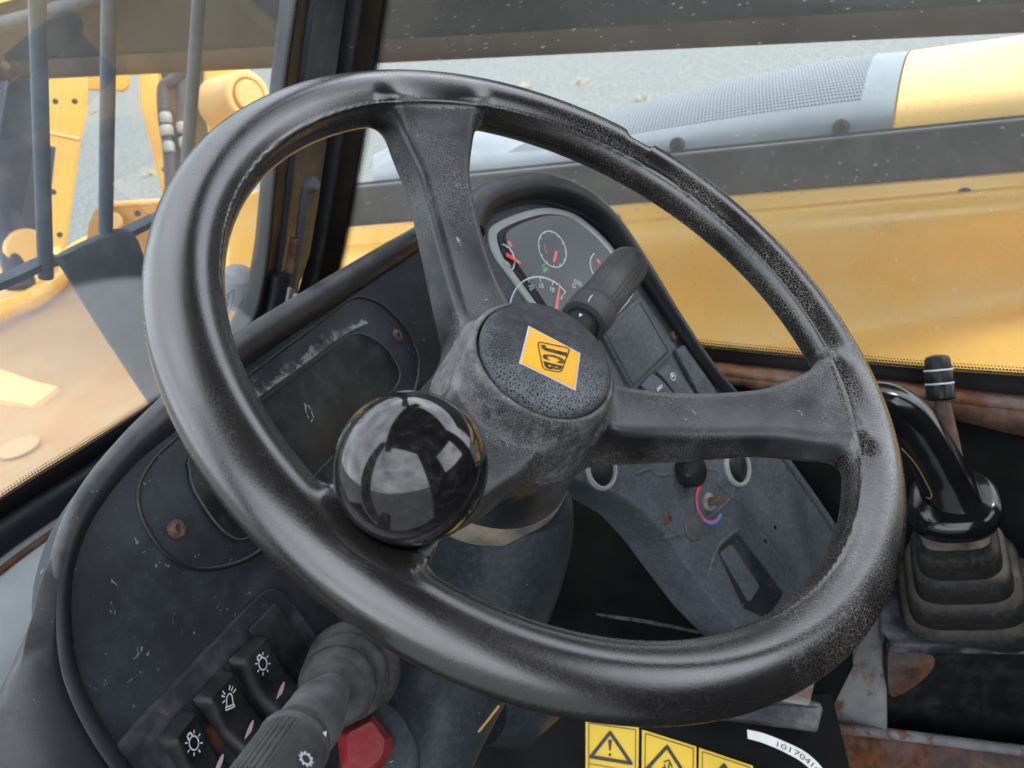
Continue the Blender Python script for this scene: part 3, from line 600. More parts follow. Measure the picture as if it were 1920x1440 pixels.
# switch plate with rockers
SPp = Pl(FP.p + FP.n * .001, FP.n, FP.ex)
sp_px = [(205, 1420), (236, 1376), (370, 1236), (487, 1112), (512, 1099), (536, 1108), (600, 1195), (720, 1370), (800, 1500), (330, 1600), (230, 1490)]
swp = slab('switch_plate', fillet(SPp.pts(sp_px, .004), .006, 4), SPp.n, .008, M['panelrust'], dsh, .002)
slab('switch_blank', fillet(SPp.pts([(467, 1180), (518, 1128), (600, 1246), (556, 1290)], .0065), .002, 3), SPp.n, .004, M['dash2'], swp, .0012)
def rocker(px, icon, ic, ln_):
    a, b, c, d = SPp.pts(px, .006)                                # top-left, top-right, bottom-right, bottom-left (in the picture)
    mbr = MB(); rows = []; ns, ntt = 13, 15
    def P_(s, t, off=0.):
        base = a * (1 - s) * (1 - t) + b * s * (1 - t) + c * s * t + d * (1 - s) * t
        ed = min(s, 1 - s); et = min(t, 1 - t); hh = .0055 + .0035 * math.cos(math.pi * (t * 1.05)) ** 2 - .0012 + .003 * (t - .5) ** 2
        hh *= min(1, (ed / .16)) ** .45 * min(1, et / .07) ** .5
        return base + SPp.n * (hh + off)
    V = [P_(i / (ns - 1), j / (ntt - 1)) for j in range(ntt) for i in range(ns)]
    F = [[j * ns + i, j * ns + i + 1, (j + 1) * ns + i + 1, (j + 1) * ns + i] for j in range(ntt - 1) for i in range(ns - 1)]
    mbr.add(V, F, 0)
    def st(u, v):                                                 # picture point -> (s, t) on the rocker
        q = SPp.at(u, v, .012); best = None
        for s in np.linspace(.02, .98, 49):
            for t in np.linspace(.02, .98, 49):
                p = P_(s, t); r = ray(u, v); k_ = p - CAM; dd = np.linalg.norm(k_ - r * (k_ @ r) / (r @ r))
                if best is None or dd < best[0]: best = (dd, s, t)
        return best[1:]
    s0_, t0_ = st(*ic); p0 = P_(s0_, t0_, .0006); e1 = unit(P_(s0_ + .05, t0_) - P_(s0_ - .05, t0_)); e2 = unit(P_(s0_, t0_ + .03) - P_(s0_, t0_ - .03)); e2 = unit(e2 - e2 @ e1 * e1); nn = unit(np.cross(e1, e2)); nn = nn if nn @ SPp.n > 0 else -nn
    lp = Pl(p0, nn, e1)
    # picture upright for the symbol: up = picture up
    upv = unit(lp.at(ic[0], ic[1] - 20) - lp.at(*ic)); rt = unit(lp.at(ic[0] + 20, ic[1]) - lp.at(*ic))
    def L(x, y): return p0 + rt * x + upv * y
    def stroke(x0, y0, x1, y1, w_=.0007): mbr.add(*line_g(lp, L(x0, y0), L(x1, y1), w_, .0002), 1)
    if icon == 'lamp':
        R_ = .0031; n_ = 24
        for i in range(n_):
            a0, a1 = 2 * math.pi * i / n_, 2 * math.pi * (i + 1) / n_; stroke(R_ * math.cos(a0), R_ * math.sin(a0), R_ * math.cos(a1), R_ * math.sin(a1), .0007)
        for i in range(8):
            if i == 3: continue
            a0 = math.pi / 4 * i; stroke(.0042 * math.cos(a0), .0042 * math.sin(a0), .0058 * math.cos(a0), .0058 * math.sin(a0))
        for (x0, y0, x1, y1) in ((-.0033, .0012, -.0044, .0030), (-.0044, .0030, -.0026, .0046), (-.0026, .0046, -.0008, .0032)): stroke(x0, y0, x1, y1, .0009)
    else:
        for (x0, y0, x1, y1) in ((-.0030, -.0034, .0028, -.0018), (-.0026, -.0046, .0036, -.0028), (-.0026, -.0046, -.0030, -.0034), (.0036, -.0028, .0028, -.0018), (-.0024, -.0030, -.0022, .0012), (.0024, -.0018, .0016, .0020), (-.0022, .0012, -.0010, .0030), (-.0010, .0030, .0006, .0032), (.0006, .0032, .0016, .0020),
                             (-.0036, .0016, -.0058, .0022), (-.0034, .0028, -.0050, .0044), (-.0034, .0000, -.0052, -.0012), (.0010, .0044, .0022, .0066), (.0022, .0036, .0044, .0054), (-.0004, .0048, .0000, .0072)): stroke(x0, y0, x1, y1)
    s1_, t1_ = st(*ln_); p1 = P_(s1_, t1_, .0004); 
    V = []; 
    A_ = unit(rt * .52 + upv * .85); B_ = unit(np.cross(nn, A_))
    for i in range(20): a0 = 2 * math.pi * i / 20; V.append(p1 + A_ * .0056 * math.cos(a0) + B_ * .0016 * math.sin(a0) + nn * .0003)
    mbr.add(V, [list(range(20))], 2)
    return mbr.build('rocker_switch', [M['black'], M['white'], M['pink']], swp, True, 50)
rocker([(428, 1238), (484, 1184), (578, 1320), (522, 1376)], 'lamp', (490, 1244), (525, 1298))
rocker([(362, 1312), (418, 1250), (516, 1392), (462, 1448)], 'beacon', (430, 1314), (464, 1371))
rocker([(296, 1388), (345, 1324), (446, 1470), (396, 1530)], 'lamp', (361, 1392), (408, 1437))

# ================================================================== STEERING COLUMN
sc = thing('steering_column', 'scuffed dark grey steering column shroud below the wheel hub', 'steering column', D(840, 1400, .56))
cp = [D(955, 930, .515), D(948, 985, .525), D(925, 1065, .54), D(890, 1160, .55), D(850, 1255, .55), D(822, 1340, .535), D(800, 1440, .52), D(780, 1600, .50)]
cpx = [118, 128, 132, 128, 118, 104, 84, 70]; dd_ = [.515, .525, .54, .55, .55, .535, .52, .5]
tube('shroud', crv(cp, 6), np.interp(np.linspace(0, 7, 43), range(8), [a * b / FPX for a, b in zip(cpx, dd_)]), M['grey'], sc, 48)
lathe('dusty_collar', wl(0, 0, -.114), -WN, [(.0535, -.004), (.0545, .004), (.055, .012), (.0505, .020), (.042, .024)], M['tan'], sc, 56)
tube('lower_cover', [D(905, 1330, .60), D(960, 1330, .62), D(1010, 1300, .66)], [.024, .027, .024], M['grey'], sc, 32)
tube('cover_trim', [D(936, 1323, .498), D(915, 1350, .497), D(897, 1372, .497)], .0009, M['gold'], sc, 8)
# red hazard switch on its mount
hz = [D(640, 1320, .455), D(720, 1318, .455), D(790, 1390, .45), D(795, 1440, .445), D(760, 1520, .43), D(640, 1520, .42), D(620, 1400, .44)]
HP = Pl(D(690, 1390, .435), MC @ unit((.10, -.45, -.9)))
slab('switch_mount', fillet(HP.pts([(640, 1300), (700, 1300), (745, 1325), (788, 1395), (790, 1450), (740, 1530), (630, 1520)]), .008, 4), HP.n, .02, M['grey'], sc, .004)
def loft(name, rings, m, parent, sharp=35):
    n_ = len(rings[0]); V = [p for r in rings for p in r]; F = [[i * n_ + j, i * n_ + (j + 1) % n_, (i + 1) * n_ + (j + 1) % n_, (i + 1) * n_ + j] for i in range(len(rings) - 1) for j in range(n_)]
    F += [list(range(n_))[::-1], [(len(rings) - 1) * n_ + j for j in range(n_)]]; return mesh(name, V, F, m, parent, True, sharp)
o6 = [(632, 1374), (698, 1338), (738, 1386), (730, 1420), (695, 1462), (640, 1440)]; i6 = [(650, 1376), (697, 1352), (722, 1388), (716, 1418), (690, 1446), (652, 1424)]
loft('hazard_switch', [fillet(HP.pts(o6, .001), .002, 3), fillet(HP.pts(o6, .008), .002, 3), fillet(HP.pts(i6, .013), .0015, 3)], M['red'], sc)

# ================================================================== LEFT STALK (lights), bellows gaiter and ribbed barrel
st_ = thing('light_stalk', 'grey ribbed control stalk with rubber bellows beside the rocker switches', 'control stalk', D(680, 1246, .45))
a_ = D(664, 1252, .450); b_ = D(598, 1322, .380); ax_ = unit(b_ - a_); L_ = np.linalg.norm(b_ - a_)
pf = [(.0215, -.006)]
for k_, (r, h) in enumerate(((.0256, .003), (.0226, .020), (.0196, .037))):
    for t in np.linspace(0, 1, 9): pf.append((r - .0105 + .0105 * math.sin(math.pi * t) ** .40 - .0006 * t, h - .007 + .0145 * t))
pf += [(.0150, .0448), (.0115, .047), (.0095, .049), (.0080, .054)]
lathe('bellows', a_, ax_, pf, M['bellow'], st_, 48, 60)
e0 = a_ + ax_ * .046; e1 = D(592, 1338, .352); e2 = D(556, 1388, .322); e3 = D(474, 1512, .285)
hx = unit(e3 - e2)
tube('neck', [e0, e0 + ax_ * .006, e0 + ax_ * .008], [.0092, .0094, .008], M['stalk'], st_, 24)
nb = [a_ + ax_ * .050, a_ * .0 + D(596, 1328, .362), D(586, 1352, .345), D(562, 1382, .328)]
tube('arm', crv(nb, 5), np.interp(np.linspace(0, 3, 16), range(4), [.0088, .0118, .0128, .0124]), M['arm'], st_, 28)
V = []; F = []; sg = 120
X_ = unit(np.array([0, 0, 1.]) - hx[2] * hx); Y_ = np.cross(hx, X_); hc = D(556, 1388, .322)
# picture-facing direction in the section
fv = unit(-ray(560, 1400)); fv = unit(fv - fv @ hx * hx); fw = np.cross(hx, fv)
for i, (r, h) in enumerate([(.0100, -.001), (.0134, .0), (.0142, .0032), (.0135, .0056), (.0138, .008), (.0140, .03), (.0138, .06), (.0134, .09)]):
    for j in range(sg):
        a0 = 2 * math.pi * j / sg; dg = (math.degrees(a0) + 180) % 360 - 180
        rb = .0003 * (1 if (j % 3) else -1) if (i >= 4 and (12 < dg < 70 or -70 < dg < -32 or abs(dg) > 110)) else 0
        V.append(hc + hx * h + (r + rb) * (math.cos(a0) * fv + math.sin(a0) * fw))
for i in range(7):
    for j in range(sg): F.append([i * sg + j, i * sg + (j + 1) % sg, (i + 1) * sg + (j + 1) % sg, (i + 1) * sg + j])
F += [list(range(sg))[::-1], [7 * sg + j for j in range(sg)]]
bar = mesh('barrel', V, F, M['stalk'], st_, True, 30)
# gear symbol and index triangle printed on the barrel
gp = Pl(hc + hx * .022 + unit(fv * math.cos(math.radians(-9)) + fw * math.sin(math.radians(-9))) * .0143, fv * math.cos(math.radians(-9)) + fw * math.sin(math.radians(-9)), hx)
mbg = MB(); gcn = gp.at(573, 1424); mbg.add(*ring_g(gp, gcn, .0017, .0024, h=.0003))
for i in range(10): mbg.add(*line_g(gp, gp.loc(gcn, .0023 * math.cos(i * .628), .0023 * math.sin(i * .628)), gp.loc(gcn, .0031 * math.cos(i * .628), .0031 * math.sin(i * .628)), .0008, .0003))
tp = Pl(hc + hx * .0040 + fv * .0146, fv, hx); mbg.add([tp.at(605, 1374, .0), tp.at(613, 1370, .0), tp.at(611, 1382, .0)], [[0, 1, 2]])
mbg.build('printed_symbol', M['white'], bar, False)

# ================================================================== RIGHT STALK (wiper)
ws_ = thing('wiper_stalk', 'grey ribbed wiper stalk sticking out past the hub cap', 'control stalk', D(1075, 640, .50))
wa = D(1062, 618, .497); wb = D(1106, 588, .52); wcn = D(1178, 497, .555); wx_ = unit(wcn - wb)
fv2 = unit(-ray(1140, 540)); fv2 = unit(fv2 - fv2 @ wx_ * wx_); fw2 = np.cross(wx_, fv2)
LW = np.linalg.norm(wcn - wb)
tube('inner_barrel', [wb - wx_ * .05, wb - wx_ * .006], [.0105, .0112], M['black'], ws_, 32)
lathe('collar', wb, wx_, [(.0118, -.010), (.0148, -.009), (.0152, .000), (.0150, .006), (.0135, .008)], M['stalk'], ws_, 48)
V = []; F = []
pf = [(.0132, .006), (.0134, .009), (.0136, LW * .5), (.0136, LW - .006), (.0130, LW + .001), (.0110, LW + .0045), (.004, LW + .006)]
for i, (r, h) in enumerate(pf):
    for j in range(sg):
        a0 = 2 * math.pi * j / sg; dg = (math.degrees(a0) + 180) % 360 - 180
        rb = .0003 * (1 if (j % 4) < 3 else -1) if (1 <= i <= 3 and (18 < abs(dg) < 62 or abs(dg) > 100)) else 0
        V.append(wb + wx_ * h + (r + rb) * (math.cos(a0) * fv2 + math.sin(a0) * fw2))
for i in range(len(pf) - 1):
    for j in range(sg): F.append([i * sg + j, i * sg + (j + 1) % sg, (i + 1) * sg + (j + 1) % sg, (i + 1) * sg + j])
F += [list(range(sg))[::-1], [(len(pf) - 1) * sg + j for j in range(sg)]]
bar = mesh('barrel', V, F, M['stalk'], ws_, True, 30)
wp = Pl(wb + wx_ * .02 + fv2 * .0139, fv2, wx_); mbw = MB()
for (a, b) in (((1103, 565), (1107, 557)), ((1107, 557), (1112, 553)), ((1112, 553), (1116, 558)), ((1116, 558), (1111, 567)), ((1111, 567), (1103, 565)), ((1106, 566), (1115, 562)), ((1114, 566), (1117, 563))): mbw.add(*line_g(wp, wp.at(*a), wp.at(*b), .0005, .0002))
cpn = Pl(wb + fv2 * .0155, fv2, wx_); mbw.add([cpn.at(1086, 587), cpn.at(1093, 590), cpn.at(1086, 594)], [[0, 1, 2]])
mbw.build('printed_symbol', M['white'], bar, False)

# ================================================================== INSTRUMENT POD
QP = Pl(D(1000, 450, .70), (-.3, -.851, .431), (.9, -.35, 0))
pod = thing('instrument_pod', 'dusty blue grey instrument pod with gauge cluster and heater controls', 'instrument panel', QP.at(1300, 1000, -.05))
pod_px = [(880, 470), (885, 410), (905, 382), (945, 362), (1000, 354), (1055, 364), (1105, 390), (1150, 432), (1205, 508), (1262, 596), (1328, 692), (1400, 772), (1480, 872), (1562, 988), (1598, 1050), (1588, 1100), (1550, 1165), (1480, 1212), (1420, 1216), (1345, 1138), (1290, 1064), (1250, 1008), (1205, 958), (1150, 925), (1100, 905), (1010, 880), (940, 700)]
pdl = fillet(QP.pts(pod_px), .008, 3); slab('housing', pdl, QP.n, .05, M['pod'], pod, .003)
arch = crv(QP.pts([(880, 430), (886, 408), (905, 380), (945, 361), (1000, 352), (1056, 362), (1108, 389), (1152, 431), (1206, 506), (1262, 593), (1330, 690), (1402, 770)], .006), 5)
tube('rolled_edge', arch, [.0125] * 26 + list(np.linspace(.0125, .005, len(arch) - 26)), M['roll'], pod, 20, sec=(1, .95, .9))
tube('lower_edge', crv(QP.pts([(1402, 770), (1480, 870), (1562, 986), (1590, 1034)], .001), 5), .0035, M['pod'], pod, 12)
bz_px = [(916, 440), (924, 422), (958, 405), (992, 394), (1022, 389), (1052, 392), (1079, 401), (1108, 422), (1130, 442), (1152, 467), (1180, 512), (1190, 540), (1182, 562), (1150, 598), (1090, 650), (1045, 655), (1015, 600), (960, 523), (929, 480)]
cl = slab('instrument_cluster', crv(QP.pts(bz_px, .002), 4, True), QP.n, .004, M['bezel'], pod, .001)
cB = sum(QP.pts(bz_px, .003)) / len(bz_px)
inr = crv([cB + (p - cB) * .885 for p in QP.pts(bz_px, .0032)], 4, True); slab('inner_bezel', inr, QP.n, .003, M['black'], cl, .0008)
inr2 = crv([cB + (p - cB) * .825 for p in QP.pts(bz_px, .0036)], 4, True); slab('dial_face', inr2, QP.n, .002, M['lens'], cl, .0004)
H0 = .0039
mbd = MB()
g1 = QP.at(1036, 467, H0)
def rgp(c, r, a0=0, a1=360, w_=.0007, mi=0): mbd.add(*ring_g(QP, c, r - w_ / 2, r + w_ / 2, a0, a1, .0), mi)
rgp(g1, .0155)
for i in range(12):
    a0 = i * math.pi / 6; mbd.add(*line_g(QP, QP.loc(g1, .0155 * math.cos(a0), .0155 * math.sin(a0)), QP.loc(g1, .0132 * math.cos(a0), .0132 * math.sin(a0)), .0005, 0))
rgp(QP.at(1030, 466, H0), .005, 120, 210, .0007, 1)
# tachometer along the lower edge, fuel gauge on the left, another gauge at the right
g2 = QP.at(1024, 606, H0); rgp(g2, .0385, 20, 172, .0010)
def qa(u, v): p = QP.at(u, v, H0) - g2; return math.atan2(p @ QP.ey, p @ QP.ex)
for s, (u, v) in (('20', (993, 531)), ('15', (1014, 531)), ('10', (1035, 540)), ('5', (1055, 555))):
    a0 = qa(u, v); mbd.add(*line_g(QP, QP.loc(g2, .0385 * math.cos(a0), .0385 * math.sin(a0)), QP.loc(g2, .0345 * math.cos(a0), .0345 * math.sin(a0)), .0006, 0))
    pc = QP.loc(g2, .0310 * math.cos(a0), .0310 * math.sin(a0)); er = QP.ex * math.sin(a0) - QP.ey * math.cos(a0); eu = QP.ex * math.cos(a0) + QP.ey * math.sin(a0); mbd.add(*text_g(s, pc, er, eu, .0058))
g3 = QP.at(944, 484, H0); rgp(g3, .0115, -75, 60, .0010); rgp(QP.at(1126, 500, H0), .0125, 90, 230, .0008)
mbd.add(*line_g(QP, QP.at(950, 490, H0), QP.at(958, 500, H0), .0008, 0)); mbd.add(*line_g(QP, QP.at(946, 488, H0), QP.at(953, 498, H0), .0008, 0))
mbd.add(*line_g(QP, QP.at(953, 452, H0), QP.at(959, 463, H0), .0034, 0), 1)
for (a, b) in (((1017, 496), (1023, 510)), ((1018, 508), (1028, 502)), ((1020, 511), (1021, 504)), ((1026, 508), (1024, 500)), ((1019, 497), (1023, 495))): mbd.add(*line_g(QP, QP.at(*a, H0), QP.at(*b, H0), .0012, 0), 2)
for i in range(28):
    a0 = math.radians(20 + 152 * i / 27); mbd.add(*line_g(QP, QP.loc(g2, .0385 * math.cos(a0), .0385 * math.sin(a0)), QP.loc(g2, .0370 * math.cos(a0), .0370 * math.sin(a0)), .0003, 0))
for i in range(7):
    a0 = math.radians(-75 + 135 * i / 6); mbd.add(*line_g(QP, QP.loc(g3, .0115 * math.cos(a0), .0115 * math.sin(a0)), QP.loc(g3, .0100 * math.cos(a0), .0100 * math.sin(a0)), .0005, 0))
for (u, v) in ((1080, 528), (1087, 532), (1076, 536)): mbd.add(*ring_g(QP, QP.at(u, v, H0), .0014, .0019, 0, 360, .0, 16))
mbd.build('dial_print', [M['white'], M['redp'], M['green']], cl, False)
def needle(a, b, w0, w1):
    V, F = line_g(QP, QP.at(*a, H0 + .001), QP.at(*b, H0 + .001), w0, .0006, w1); V2 = V + [p - QP.n * .0008 for p in V]
    mesh('needle', V2, F + [[4, 7, 6, 5]] + [[i, (i + 1) % 4, 4 + (i + 1) % 4, 4 + i] for i in range(4)], M['needle'], cl, False)
needle((949, 477), (976, 494), .0036, .0014); needle((1043, 471), (1038, 491), .0028, .0022); needle((1041, 592), (1049, 533), .0034, .0010); needle((1119, 487), (1125, 494), .0030, .002)
tl = NT('cluster_lens'); tg_ = tl.n('ShaderNodeBsdfGlossy', i_Roughness=.03); tt_ = tl.n('ShaderNodeBsdfTransparent'); tf_ = tl.n('ShaderNodeFresnel', i_IOR=1.5)
tl.t.links.new(tl.n('ShaderNodeMixShader', i_0=tl.math('MULTIPLY', tf_.outputs[0], .05), i_1=tt_.outputs[0], i_2=tg_.outputs[0]).outputs[0], tl.out.inputs[0])
mesh('lens', [p + QP.n * .004 for p in inr2], [list(range(len(inr2)))], tl.m, cl, False)
# blank panel and switches under the cluster
bl = [(1136, 624), (1199, 567), (1252, 659), (1188, 722)]
slab('blank_panel_frame', fillet(QP.pts([(1126, 622), (1200, 556), (1263, 661), (1188, 734)], .0035), .002, 3), QP.n, .004, M['pod'], pod, .001)
slab('blank_panel', fillet(QP.pts(bl, .0046), .0015, 3), QP.n, .004, M['pod'], pod, .0006)
mbs = MB()
for (a, b) in (((1200, 566), (1253, 659)), ((1253, 659), (1188, 722))): mbs.add(*line_g(QP, QP.at(*a, .0048), QP.at(*b, .0048), .0022, .0))
mbs.build('panel_gap', M['black'], pod, False)
for px in ([(1200, 722), (1222, 700), (1300, 800), (1270, 830)], [(1230, 696), (1252, 684), (1330, 790), (1300, 812)]):
    P4 = QP.pts(px, .004); rw = []
    for t in np.linspace(0, 1, 11):
        a, b = P4[0] * (1 - t) + P4[3] * t, P4[1] * (1 - t) + P4[2] * t; hh = .006 * math.sin(math.pi * min(1, t * 1.3)) ** .6 + .001
        rw.append([a, a + QP.n * hh * .85, a * .8 + b * .2 + QP.n * hh, a * .2 + b * .8 + QP.n * hh, b + QP.n * hh * .85, b])
    grid('rocker_switch', rw, M['pod'], pod, 50)
slab('switch_blank', fillet(QP.pts([(1268, 656), (1284, 645), (1345, 735), (1322, 758)], .005), .001, 3), QP.n, .004, M['pod'], pod, .001)
mbi = MB(); lc = QP.at(1262, 706, .0112)
mbi.add(*ring_g(QP, lc, .0030, .0036, h=0)); mbi.add(*ring_g(QP, QP.loc(lc, .0, .0015), .0012, .0016, 0, 180, 0)); mbi.add(*line_g(QP, QP.loc(lc, -.0014, .0005), QP.loc(lc, .0014, .0005), .0014, 0))
lc = QP.at(1237, 728, .0108)
for k_ in range(4): mbi.add(*line_g(QP, QP.loc(lc, -.004 + .0022 * k_, -.001), QP.loc(lc, -.0025 + .0022 * k_, .0016), .0012, 0))
mbi.add(*ring_g(QP, QP.at(1285, 735, .010), .0, .0022, h=0)); mbi.build('printed_symbol', M['white'], pod, False)
screw(QP, 1263, 629, .0052, pod, .0005); screw(QP, 1250, 971, .0052, pod, .0005)
# vents with white rings, heater knobs, temperature arc, round plug, handle slot
def vent(u, v, r):
    c = QP.at(u, v, .002); lathe('vent_ring', c, QP.n, [(r * 1.22, -.004), (r * 1.22, .0), (r * 1.1, .002), (r, .0018), (r * .96, -.004)], M['pale'], pod, 48)
    lathe('vent_disc', c, QP.n, [(r * .98, -.006), (r * .98, -.0012), (r * .9, -.0002), (r * .4, .001), (0, .001)], M['black'], pod, 40)
vent(1384, 874, .0165); vent(1128, 878, .0150)
slab('vent_surround', fillet(QP.pts([(1085, 850), (1180, 850), (1182, 905), (1150, 925), (1105, 915)], .001), .008, 4), QP.n, .004, M['pod'], pod, .001)
kc = QP.at(1286, 884, .001); V, F = [], []
mbk2 = MB(); sgk = 72
for i, (r, h) in enumerate([(.015, 0), (.0150, .011), (.0132, .0135), (0.0, .0138)]):
    for j in range(sgk):
        a0 = 2 * math.pi * j / sgk; rb = -.0013 if (i < 2 and (j % 6) < 2) else 0; V.append(kc + QP.n * h + max(r + rb, 1e-5) * (math.cos(a0) * QP.ex + math.sin(a0) * QP.ey))
for i in range(3):
    for j in range(sgk): F.append([i * sgk + j, i * sgk + (j + 1) % sgk, (i + 1) * sgk + (j + 1) % sgk, (i + 1) * sgk + j])
mesh('fan_knob', V, F, M['black'], pod, True, 30)
tcn = QP.at(1330, 941, .001); mba = MB()
def qb(u, v): p = QP.at(u, v, .001) - tcn; return math.degrees(math.atan2(p @ QP.ey, p @ QP.ex))
A0, A1 = qb(1312, 905), qb(1350, 962); A1 = A1 if A1 > A0 else A1 + 360
for i in range(24):
    t0, t1 = i / 24, (i + 1) / 24; wd = .0034
    ra, rm, rb = .0170, .0170 + wd * (1 - t0) ** .8, .0170 + wd
    if rm - ra > .0004: mba.add(*ring_g(QP, tcn, ra, rm, A0 + (A1 - A0) * t0, A0 + (A1 - A0) * t1, .0004, 3), 0)
    if rb - rm > .0002: mba.add(*ring_g(QP, tcn, rm, rb, A0 + (A1 - A0) * t0, A0 + (A1 - A0) * t1, .0004, 3), 1)
mba.build('temperature_scale', [M['redp'], M['blue']], pod, False)
lathe('spindle_plate', tcn, QP.n, [(.0085, -.002), (.0085, .0006), (.0080, .001), (0, .001)], M['worn'], pod, 32)
tube('heater_spindle', [tcn, tcn + QP.n * .010 + QP.ex * .001, tcn + QP.n * .014 + QP.ex * .003], [.0042, .0040, .0026], M['screw'], pod, 16)
lathe('round_plug', QP.at(1300, 986, .0), QP.n, [(.0135, -.002), (.0135, .0014), (.0125, .0024), (.006, .0020), (0, .0018)], M['stalk'], pod, 40)
slot = fillet(QP.pts([(1345, 1030), (1382, 998), (1470, 1112), (1440, 1160), (1395, 1140)], .0012), .004, 4); slab('handle_recess', slot, QP.n, .002, M['dash'], pod, .0004)
slab('recess_floor', fillet(QP.pts([(1350, 1036), (1372, 1020), (1425, 1100), (1405, 1130)], .0018), .003, 3), QP.n, .001, M['pod'], pod, .0003)
for pxs in ([(1243, 1010), (1300, 990), (1368, 935), (1372, 900)], [(1325, 1085), (1345, 1025), (1385, 990)], [(1340, 905), (1400, 965), (1470, 1060), (1530, 1150)], [(1190, 890), (1215, 880), (1240, 892), (1330, 880), (1352, 900)]):
    tube('moulded_rib', crv(QP.pts(pxs, -.0016), 5), .0026, M['pod'], pod, 12)
for (u, v) in ((1453, 989), (1435, 1014)): lathe('drilled_hole', QP.at(u, v, .0), QP.n, [(.0022, -.003), (.0022, .0003), (0, .0003)], M['dark'], pod, 14)

# ================================================================== RIGHT CONSOLE with levers
con = thing('right_console', 'black side console with white scuffs and rusty corners under the levers', 'console', (.33, -.3, .86))
CZ = 1.055
def CPt(u, v, z=CZ): return PZ(u, v, z)
top = [CPt(1648, 1100), CPt(1700, 1050), CPt(2100, 1050), CPt(2200, 1215), CPt(1672, 1208), CPt(1650, 1180)]
slab('top_plate', fillet(top, .006, 4), (0, 0, 1), .012, M['console'], con, .004)
fx = [CPt(1664, 1214, CZ - .004), CPt(2200, 1216, CZ - .004)]
FC = Pl(fx[0] + np.array([.003, .002, 0]), unit(np.cross(fx[1] - fx[0], (0, 0, 1))))
if FC.n @ (CAM - FC.p) < 0: FC = Pl(FC.p, -FC.n)
mesh('front_face', *slab_g([FC.at(1662, 1206), FC.at(2300, 1206), FC.at(2300, 1480), FC.at(1664, 1380)], FC.n, .02, .002), M['black'], con)
slab('rust_patch', crv([FC.at(u, v, .0008) for u, v in [(1668, 1215), (1700, 1222), (1745, 1228), (1752, 1246), (1735, 1270), (1700, 1297), (1672, 1306), (1666, 1280)]], 3, True), FC.n, .002, M['rust'], con, .0003)
GP = Pl(FC.at(1662, 1300, .002), MC @ unit((-.35, -.35, -.87)))
slab('support_post', fillet(GP.pts([(1662, 1190), (1664, 1385), (1540, 1368), (1552, 1300), (1600, 1200), (1645, 1120)]), .003, 3), GP.n, .02, M['worn'], con, .002)
BP = Pl(GP.at(1600, 1375, .004), MC @ unit((-.05, -.55, -.83)))
slab('floor_rail', fillet(BP.pts([(1535, 1362), (1660, 1375), (2000, 1415), (2100, 1600), (1450, 1600)]), .003, 3), BP.n, .02, M['rust'], con, .002)
tube('rail_edge', BP.pts([(1535, 1362), (1660, 1375), (2000, 1418)], .002), .006, M['worn'], con, 10)
# shelf under the wheel with a worn edge, and the black board behind the labels
LPn = Pl(D(1240, 1400, .74), MC @ unit((-.02, -.25, -.97)))
brd = thing('footwell_board', 'black footwell board below the wheel carrying the yellow warning labels', 'board', LPn.at(1250, 1560))
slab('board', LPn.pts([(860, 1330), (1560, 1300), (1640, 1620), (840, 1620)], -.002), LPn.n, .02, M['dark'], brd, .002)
shp = Pl(LPn.at(1450, 1330, .02), LPn.n)
slab('shelf_lip', fillet(shp.pts([(1300, 1300), (1432, 1306), (1512, 1322), (1540, 1318), (1545, 1330), (1534, 1374), (1300, 1345)]), .002, 3), shp.n, .03, M['console'], brd, .003)
slab('shelf_top', fillet([shp.at(1300, 1302), shp.at(1440, 1308), shp.at(1518, 1322), shp.at(1600, 1200) - shp.n * .08, shp.at(1380, 1200) - shp.n * .08], .003, 3), (0, 0, 1), .004, M['worn'], brd, .001)
# footwell back wall
FW = Pl(D(1250, 1080, .98), MC @ unit((-.25, -.2, -.95)))
fwl = thing('footwell_bulkhead', 'black scuffed footwell bulkhead in shadow behind the steering column', 'bulkhead', FW.at(1250, 1350))
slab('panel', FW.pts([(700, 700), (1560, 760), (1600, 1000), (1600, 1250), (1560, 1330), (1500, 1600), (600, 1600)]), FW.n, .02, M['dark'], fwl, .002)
band('scuff_line', crv([FW.at(u, v, .001) for u, v in [(1118, 1150), (1150, 1154), (1200, 1160), (1260, 1172), (1330, 1188)]], 4), crv([FW.at(u, v, .001) for u, v in [(1118, 1153), (1150, 1160), (1200, 1167), (1260, 1178), (1330, 1192)]], 4), FW.n, .0006, mat('scuff_white', (.12, .13, .12), (.02, .02, .02), .7, 160), fwl)

# main joystick -----------------------------------------------------
jy = thing('joystick_lever', 'gloss black curved joystick handle rising from a dusty rubber gaiter', 'lever', CPt(1812, 1132))
jb = CPt(1812, 1132); jt = D(1788, 985, .80); jx = unit(jt - jb); LJ = np.linalg.norm(jt - jb)
tiers = [(0, .075), (.03, .080), (.15, .079), (.19, .074), (.215, .062), (.23, .064), (.26, .067), (.40, .065), (.44, .060), (.46, .050), (.475, .051), (.50, .054), (.63, .052), (.67, .048), (.69, .041), (.71, .042), (.74, .0445), (.87, .043), (.91, .040), (.93, .035), (1.0, .035)]
tube('gaiter', [jb + jx * LJ * t for t, _ in tiers], [r * .84 for _, r in tiers], M['rubber'], jy, 64, sec=(1.0, .86, .48), up=(0.12, -1, 0))
jc = D(1786, 944, .775); cx = unit(jx + np.array([0, 0, .5])); 
tube('collar', [jc - cx * .021, jc - cx * .012, jc - cx * .001, jc + cx * .008, jc + cx * .013, jc + cx * .012], [.030, .0375, .0400, .0378, .030, .015], M['gloss'], jy, 64, sec=(1, .92, .80), up=(0.12, -1, 0))
hp = crv([D(1788, 945, .775), D(1768, 895, .768), D(1738, 838, .760), D(1702, 788, .755), D(1655, 760, .752), D(1595, 755, .752)], 8)
